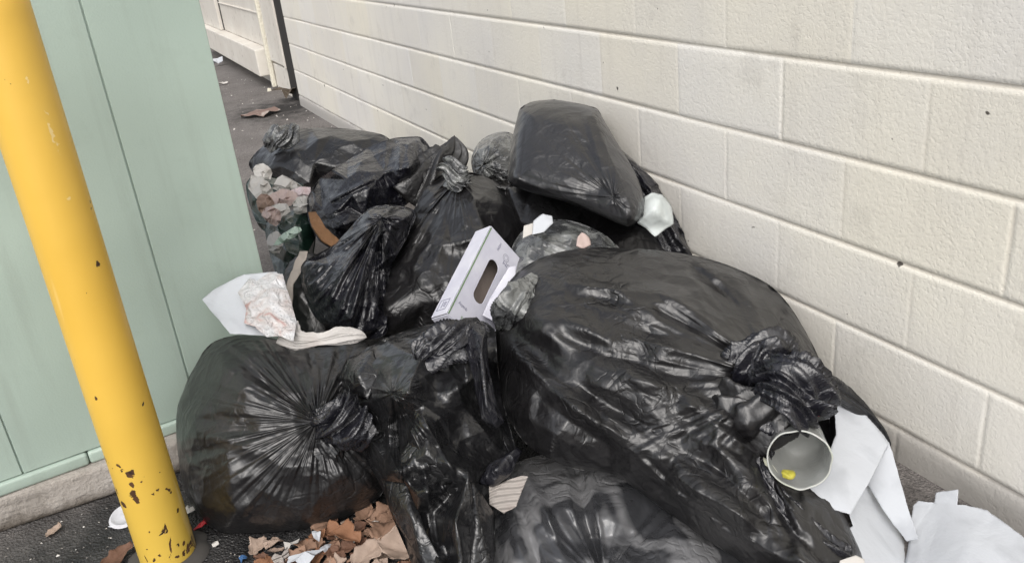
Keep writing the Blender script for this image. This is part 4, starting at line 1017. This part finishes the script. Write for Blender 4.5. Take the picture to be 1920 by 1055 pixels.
# ---------------------------------------------------------------- litter on the ground
def leaf_mesh(seed):
    rng = np.random.default_rng(seed); nu, nv = 19, 11; V = []; L_, W_ = .085, .058*rng.uniform(.8, 1.15)
    curl = rng.uniform(1, 8); bend = rng.uniform(-7, 7); tw = rng.uniform(-3, 3)
    for i in range(nu):
        t_ = i/(nu-1); wd = W_*math.sin(math.pi*min(t_*.93+.04, 1))**.75*(1+.13*math.sin(t_*11+seed*2)+.09*rng.uniform(-1, 1))
        for j in range(nv):
            s_ = j/(nv-1)*2-1; x = (t_-.5)*L_; y = s_*wd/2
            y += .004*math.sin(x*110+seed*3)*abs(s_)+.003*math.sin(x*260+seed)*abs(s_); z = curl*y*y*2.4+bend*x*x+tw*x*y-.0022*math.exp(-(s_/.12)**2)+.0015*math.sin(abs(s_)*9-x*170)+.004*abs(s_)**.5+.0022*math.sin(x*150+seed)*s_
            V.append((x, y, z))
    z0 = min(p[2] for p in V); V = [(x, y, z-z0) for x, y, z in V]
    F_ = [[i*nv+j, (i+1)*nv+j, (i+1)*nv+j+1, i*nv+j+1] for i in range(nu-1) for j in range(nv-1)]
    return V, F_
LM = []
for k in range(8):
    V, F_ = leaf_mesh(k); o = mesh('dry_leaf', V, F_, LEAFM[k % 4], None, True)
    md = o.modifiers.new('thickness', 'SOLIDIFY'); md.thickness = .0004
    LM.append(o)
rng = random.Random(5); first = [True]*8
def put_leaf(u, v, h, k, sc_=1.0, rz=None, tilt=.35, label=None, group='auto'):
    if group == 'auto': group = '%s leaves in the litter' % ('tan', 'orange brown', 'dark brown', 'pale')[k % 4]
    o = LM[k]
    if first[k]: first[k] = False
    else: o = o.copy(); C.objects.link(o)
    o.location = on_plane(u, v, 2, h); o.scale = (sc_,)*3
    o.rotation_euler = (rng.uniform(-tilt, tilt), rng.uniform(-tilt, tilt), rng.uniform(0, 6.28) if rz is None else rz)
    tag(o, label or ('%s dry curled leaf in the litter between the two front bags' % ('pale tan', 'orange brown', 'dark brown', 'pinkish pale')[k % 4]), 'leaf', group); return o
spots = []
tries = 0
while len(spots) < 66 and tries < 9000:
    tries += 1
    u, v = rng.uniform(480, 790), rng.uniform(965, 1075)
    lim = 1002 + (560-u)*.25 if u < 560 else 1000-(u-560)*.36
    if v < max(lim, 935) or rng.random() > .25+.75*min(1, (u-470)/150): continue
    if any(math.hypot(u-a, v-b) < 11 for a, b in spots): continue
    spots.append((u, v))
for i, (u, v) in enumerate(spots):
    put_leaf(u, v, .001+.006*rng.random()+.006*max(0, min(1, (u-560)/120)), rng.choice([0, 0, 1, 3, 2, 2, 4, 5, 7, 6, 6]), rng.uniform(.28, .78), tilt=.3)
put_leaf(645, 1012, .028, 1, 1.0, 2.2, .2); put_leaf(722, 1000, .035, 0, 1.25, 1.1, .5); put_leaf(690, 1040, .03, 3, 1.1, .4, .25); put_leaf(745, 1030, .03, 7, 1.1, 2.6)
put_leaf(102, 996, .004, 3, .55, .7, .2, 'small pale leaf alone on the dark asphalt in front of the concrete pad', None); 
l2 = put_leaf(222, 1046, .004, 2, .95, .5, .1, 'reddish brown leaf on the asphalt just left of the bollard foot', None)
for o in C.objects:
    if o.name.startswith('dry_leaf') and not o.get('group') and 'group' in o.keys(): del o['group']

# flat plastic lid left of the bollard
def lid():
    m = paper('translucent_lid', (.55, .55, .58), .35, stain=(.42, .42, .45)); nt_ = 48; V = [(0, 0, .004)]
    for z, r in ((.004, .006), (.0025, .010), (.0025, .030), (.006, .033), (.006, .036), (.001, .040), (0, .041)):
        V += [(r*math.cos(k/nt_*6.2832), r*math.sin(k/nt_*6.2832), z) for k in range(nt_)]
    Fc = [[0, 1+k, 1+(k+1) % nt_] for k in range(nt_)]+[[1+i*nt_+k, 1+(i+1)*nt_+k, 1+(i+1)*nt_+(k+1) % nt_, 1+i*nt_+(k+1) % nt_] for i in range(6) for k in range(nt_)]
    o = mesh('cup_lid', V, Fc, m, None, True); o.location = on_plane(236, 966, 2, .01); o.rotation_euler = (R_(8), R_(-6), 0)
    tag(o, 'round translucent cup lid half hidden behind the bollard foot', 'cup lid')
lid()
def gscrap(u, v, r, mat, lab, cat, seed, hgt=.012, n_=8, name=None):
    rg = np.random.default_rng(seed); c = on_plane(u, v, 2, hgt*.6); bm = bmesh.new()
    cen = bm.verts.new((0, 0, hgt*.6)); vs = []
    for k in range(n_):
        a = k/n_*6.2832; q = r*rg.uniform(.5, 1.15); vs.append(bm.verts.new((q*math.cos(a), q*math.sin(a)*.75, hgt*rg.uniform(-.5, .9))))
    for k in range(n_): bm.faces.new((cen, vs[k], vs[(k+1) % n_]))
    bmesh.ops.subdivide_edges(bm, edges=bm.edges, cuts=2, use_grid_fill=True)
    for v_ in bm.verts: v_.co.z += float(noise(np.array([v_.co[:]]), 60, seed, 2)[0])*.004
    o = bmobj(name or cat.replace(' ', '_'), bm, mat); o.location = c; md = o.modifiers.new('thickness', 'SOLIDIFY'); md.thickness = .0012
    return tag(o, lab, cat)
RED = bpy.data.materials['red_wrapper']
REDP = paper('red_plastic', (.45, .02, .03), .3, stain=(.3, .02, .03))
gscrap(378, 984, .026, REDP, 'bright red plastic scrap between the bollard and the round pleated bag', 'plastic scrap', 3, .02)
gscrap(575, 1046, .040, WHITE, 'torn white paper among the leaves at the bottom edge', 'torn paper', 4, .03, 10)
gscrap(545, 1024, .022, TISSUE, 'small grey tissue at the left edge of the brown leaf litter', 'tissue', 5, .02)
gscrap(258, 1022, .018, WHITE, 'small torn white paper against the left side of the bollard foot', 'torn paper', 6, .01)
gscrap(355, 958, .020, TISSUE, 'crumpled pale tissue squeezed between bollard and round bag, above the red scrap', 'tissue', 7, .015)
gscrap(403, 1020, .012, TISSUE, 'tiny white paper crumb on the dark ground right of the bollard foot', 'paper crumb', 8, .008)
gscrap(455, 1048, .010, paper('blue_foil', (.04, .10, .22), .3), 'tiny blue foil scrap at the bottom edge right of the bollard', 'foil scrap', 9, .008)
gscrap(510, 1018, .024, LEAFM[3], 'torn pinkish brown cardboard at the left end of the leaf litter', 'cardboard scrap', 10, .014)
gscrap(212, 985, .010, WHITE, 'tiny white crumb on the asphalt below the round lid', 'paper crumb', 11, .006)
for u, v, r, mt, lab, cat, sd_ in (
    (612, 1030, .020, WHITE, 'white torn paper corner lying on the leaves, left of the largest tan leaf', 'torn paper', 31),
    (668, 1018, .016, TISSUE, 'small grey wet tissue between tan leaves under the slack bag', 'tissue', 32),
    (705, 985, .018, CARD, 'grey brown card fragment at the top of the leaf litter beside the slack bag', 'card fragment', 33),
    (596, 1008, .012, WHITE, 'tiny white paper crumb at the top edge of the leaf litter', 'paper crumb', 34),
    (530, 1048, .022, CARD, 'flat brown card fragment at the bottom edge, left end of the litter', 'card fragment', 35)):
    gscrap(u, v, r, mt, lab, cat, sd_, .022)
# far litter by the shed
gscrap(408, 117, .10, WHITE, 'white crumpled paper under the far left end of the shed beam', 'crumpled paper', 12, .07)
gscrap(418, 157, .05, TISSUE, 'small pale scrap on the far asphalt close to the cabinet edge', 'paper scrap', 13, .02)
gscrap(487, 213, .16, paper('rag', (.20, .14, .12), stain=(.45, .40, .36)), 'flattened brown rag on the asphalt before the shed', 'rag', 14, .03, 12)
gscrap(545, 178, .16, paper('dark_debris', (.10, .08, .06), stain=(.3, .27, .22)), 'dark leafy debris piled at the foot of the gap beside the shed', 'debris pile', 15, .08, 12)
# scatter of grit and crumbs too many to count
def grit():
    rg = np.random.default_rng(8); V = []; Fc = []
    for k in range(1500):
        if k < 1000: x, y = rg.uniform(-2.1, -.9), rg.uniform(1.3, 2.12)
        else: x, y = rg.uniform(-1.2, .0), rg.uniform(4.0, 9.5)
        r = rg.uniform(.0012, .0035)*(1 if k < 1000 else 2.5)*(2 if rg.random() < .05 else 1); b0 = len(V)
        for q in ((-1, -.6, 0), (1, -.8, 0), (.6, 1, 0), (-.8, .7, 0), (0, 0, .9)):
            V.append((x+q[0]*r*rg.uniform(.6, 1.2), y+q[1]*r*rg.uniform(.6, 1.2), .001+q[2]*r*.8))
        Fc += [[b0, b0+1, b0+4], [b0+1, b0+2, b0+4], [b0+2, b0+3, b0+4], [b0+3, b0, b0+4]]
    m, t, b = newmat('grit'); n = tex(t, 'ShaderNodeTexNoise', coords(t), 50, Detail=1.0)
    c = ramp(t, n.outputs['Fac'], [(.45, (.08, .07, .06)), (.58, (.3, .27, .24)), (.66, (.6, .58, .55))]); t.links.new(c, b.inputs['Base Color'])
    o = mesh('grit', V, Fc, m); o['kind'] = 'stuff'
grit()
bag('low dark green bag at the far left, mostly covered by torn tissues and wrappers',
    [(462,345),(485,328),(530,335),(578,350),(596,385),(585,430),(530,445),(492,430),(470,390)],
    (530,370), 3.42, .12, .30, PLgr, R=34, grad=(0,-1.6), seed=121, et=.08, es=.06, facet=(20,.9,.04), crump=((24,.014,.6,1.8),), NT=128, NS=64)
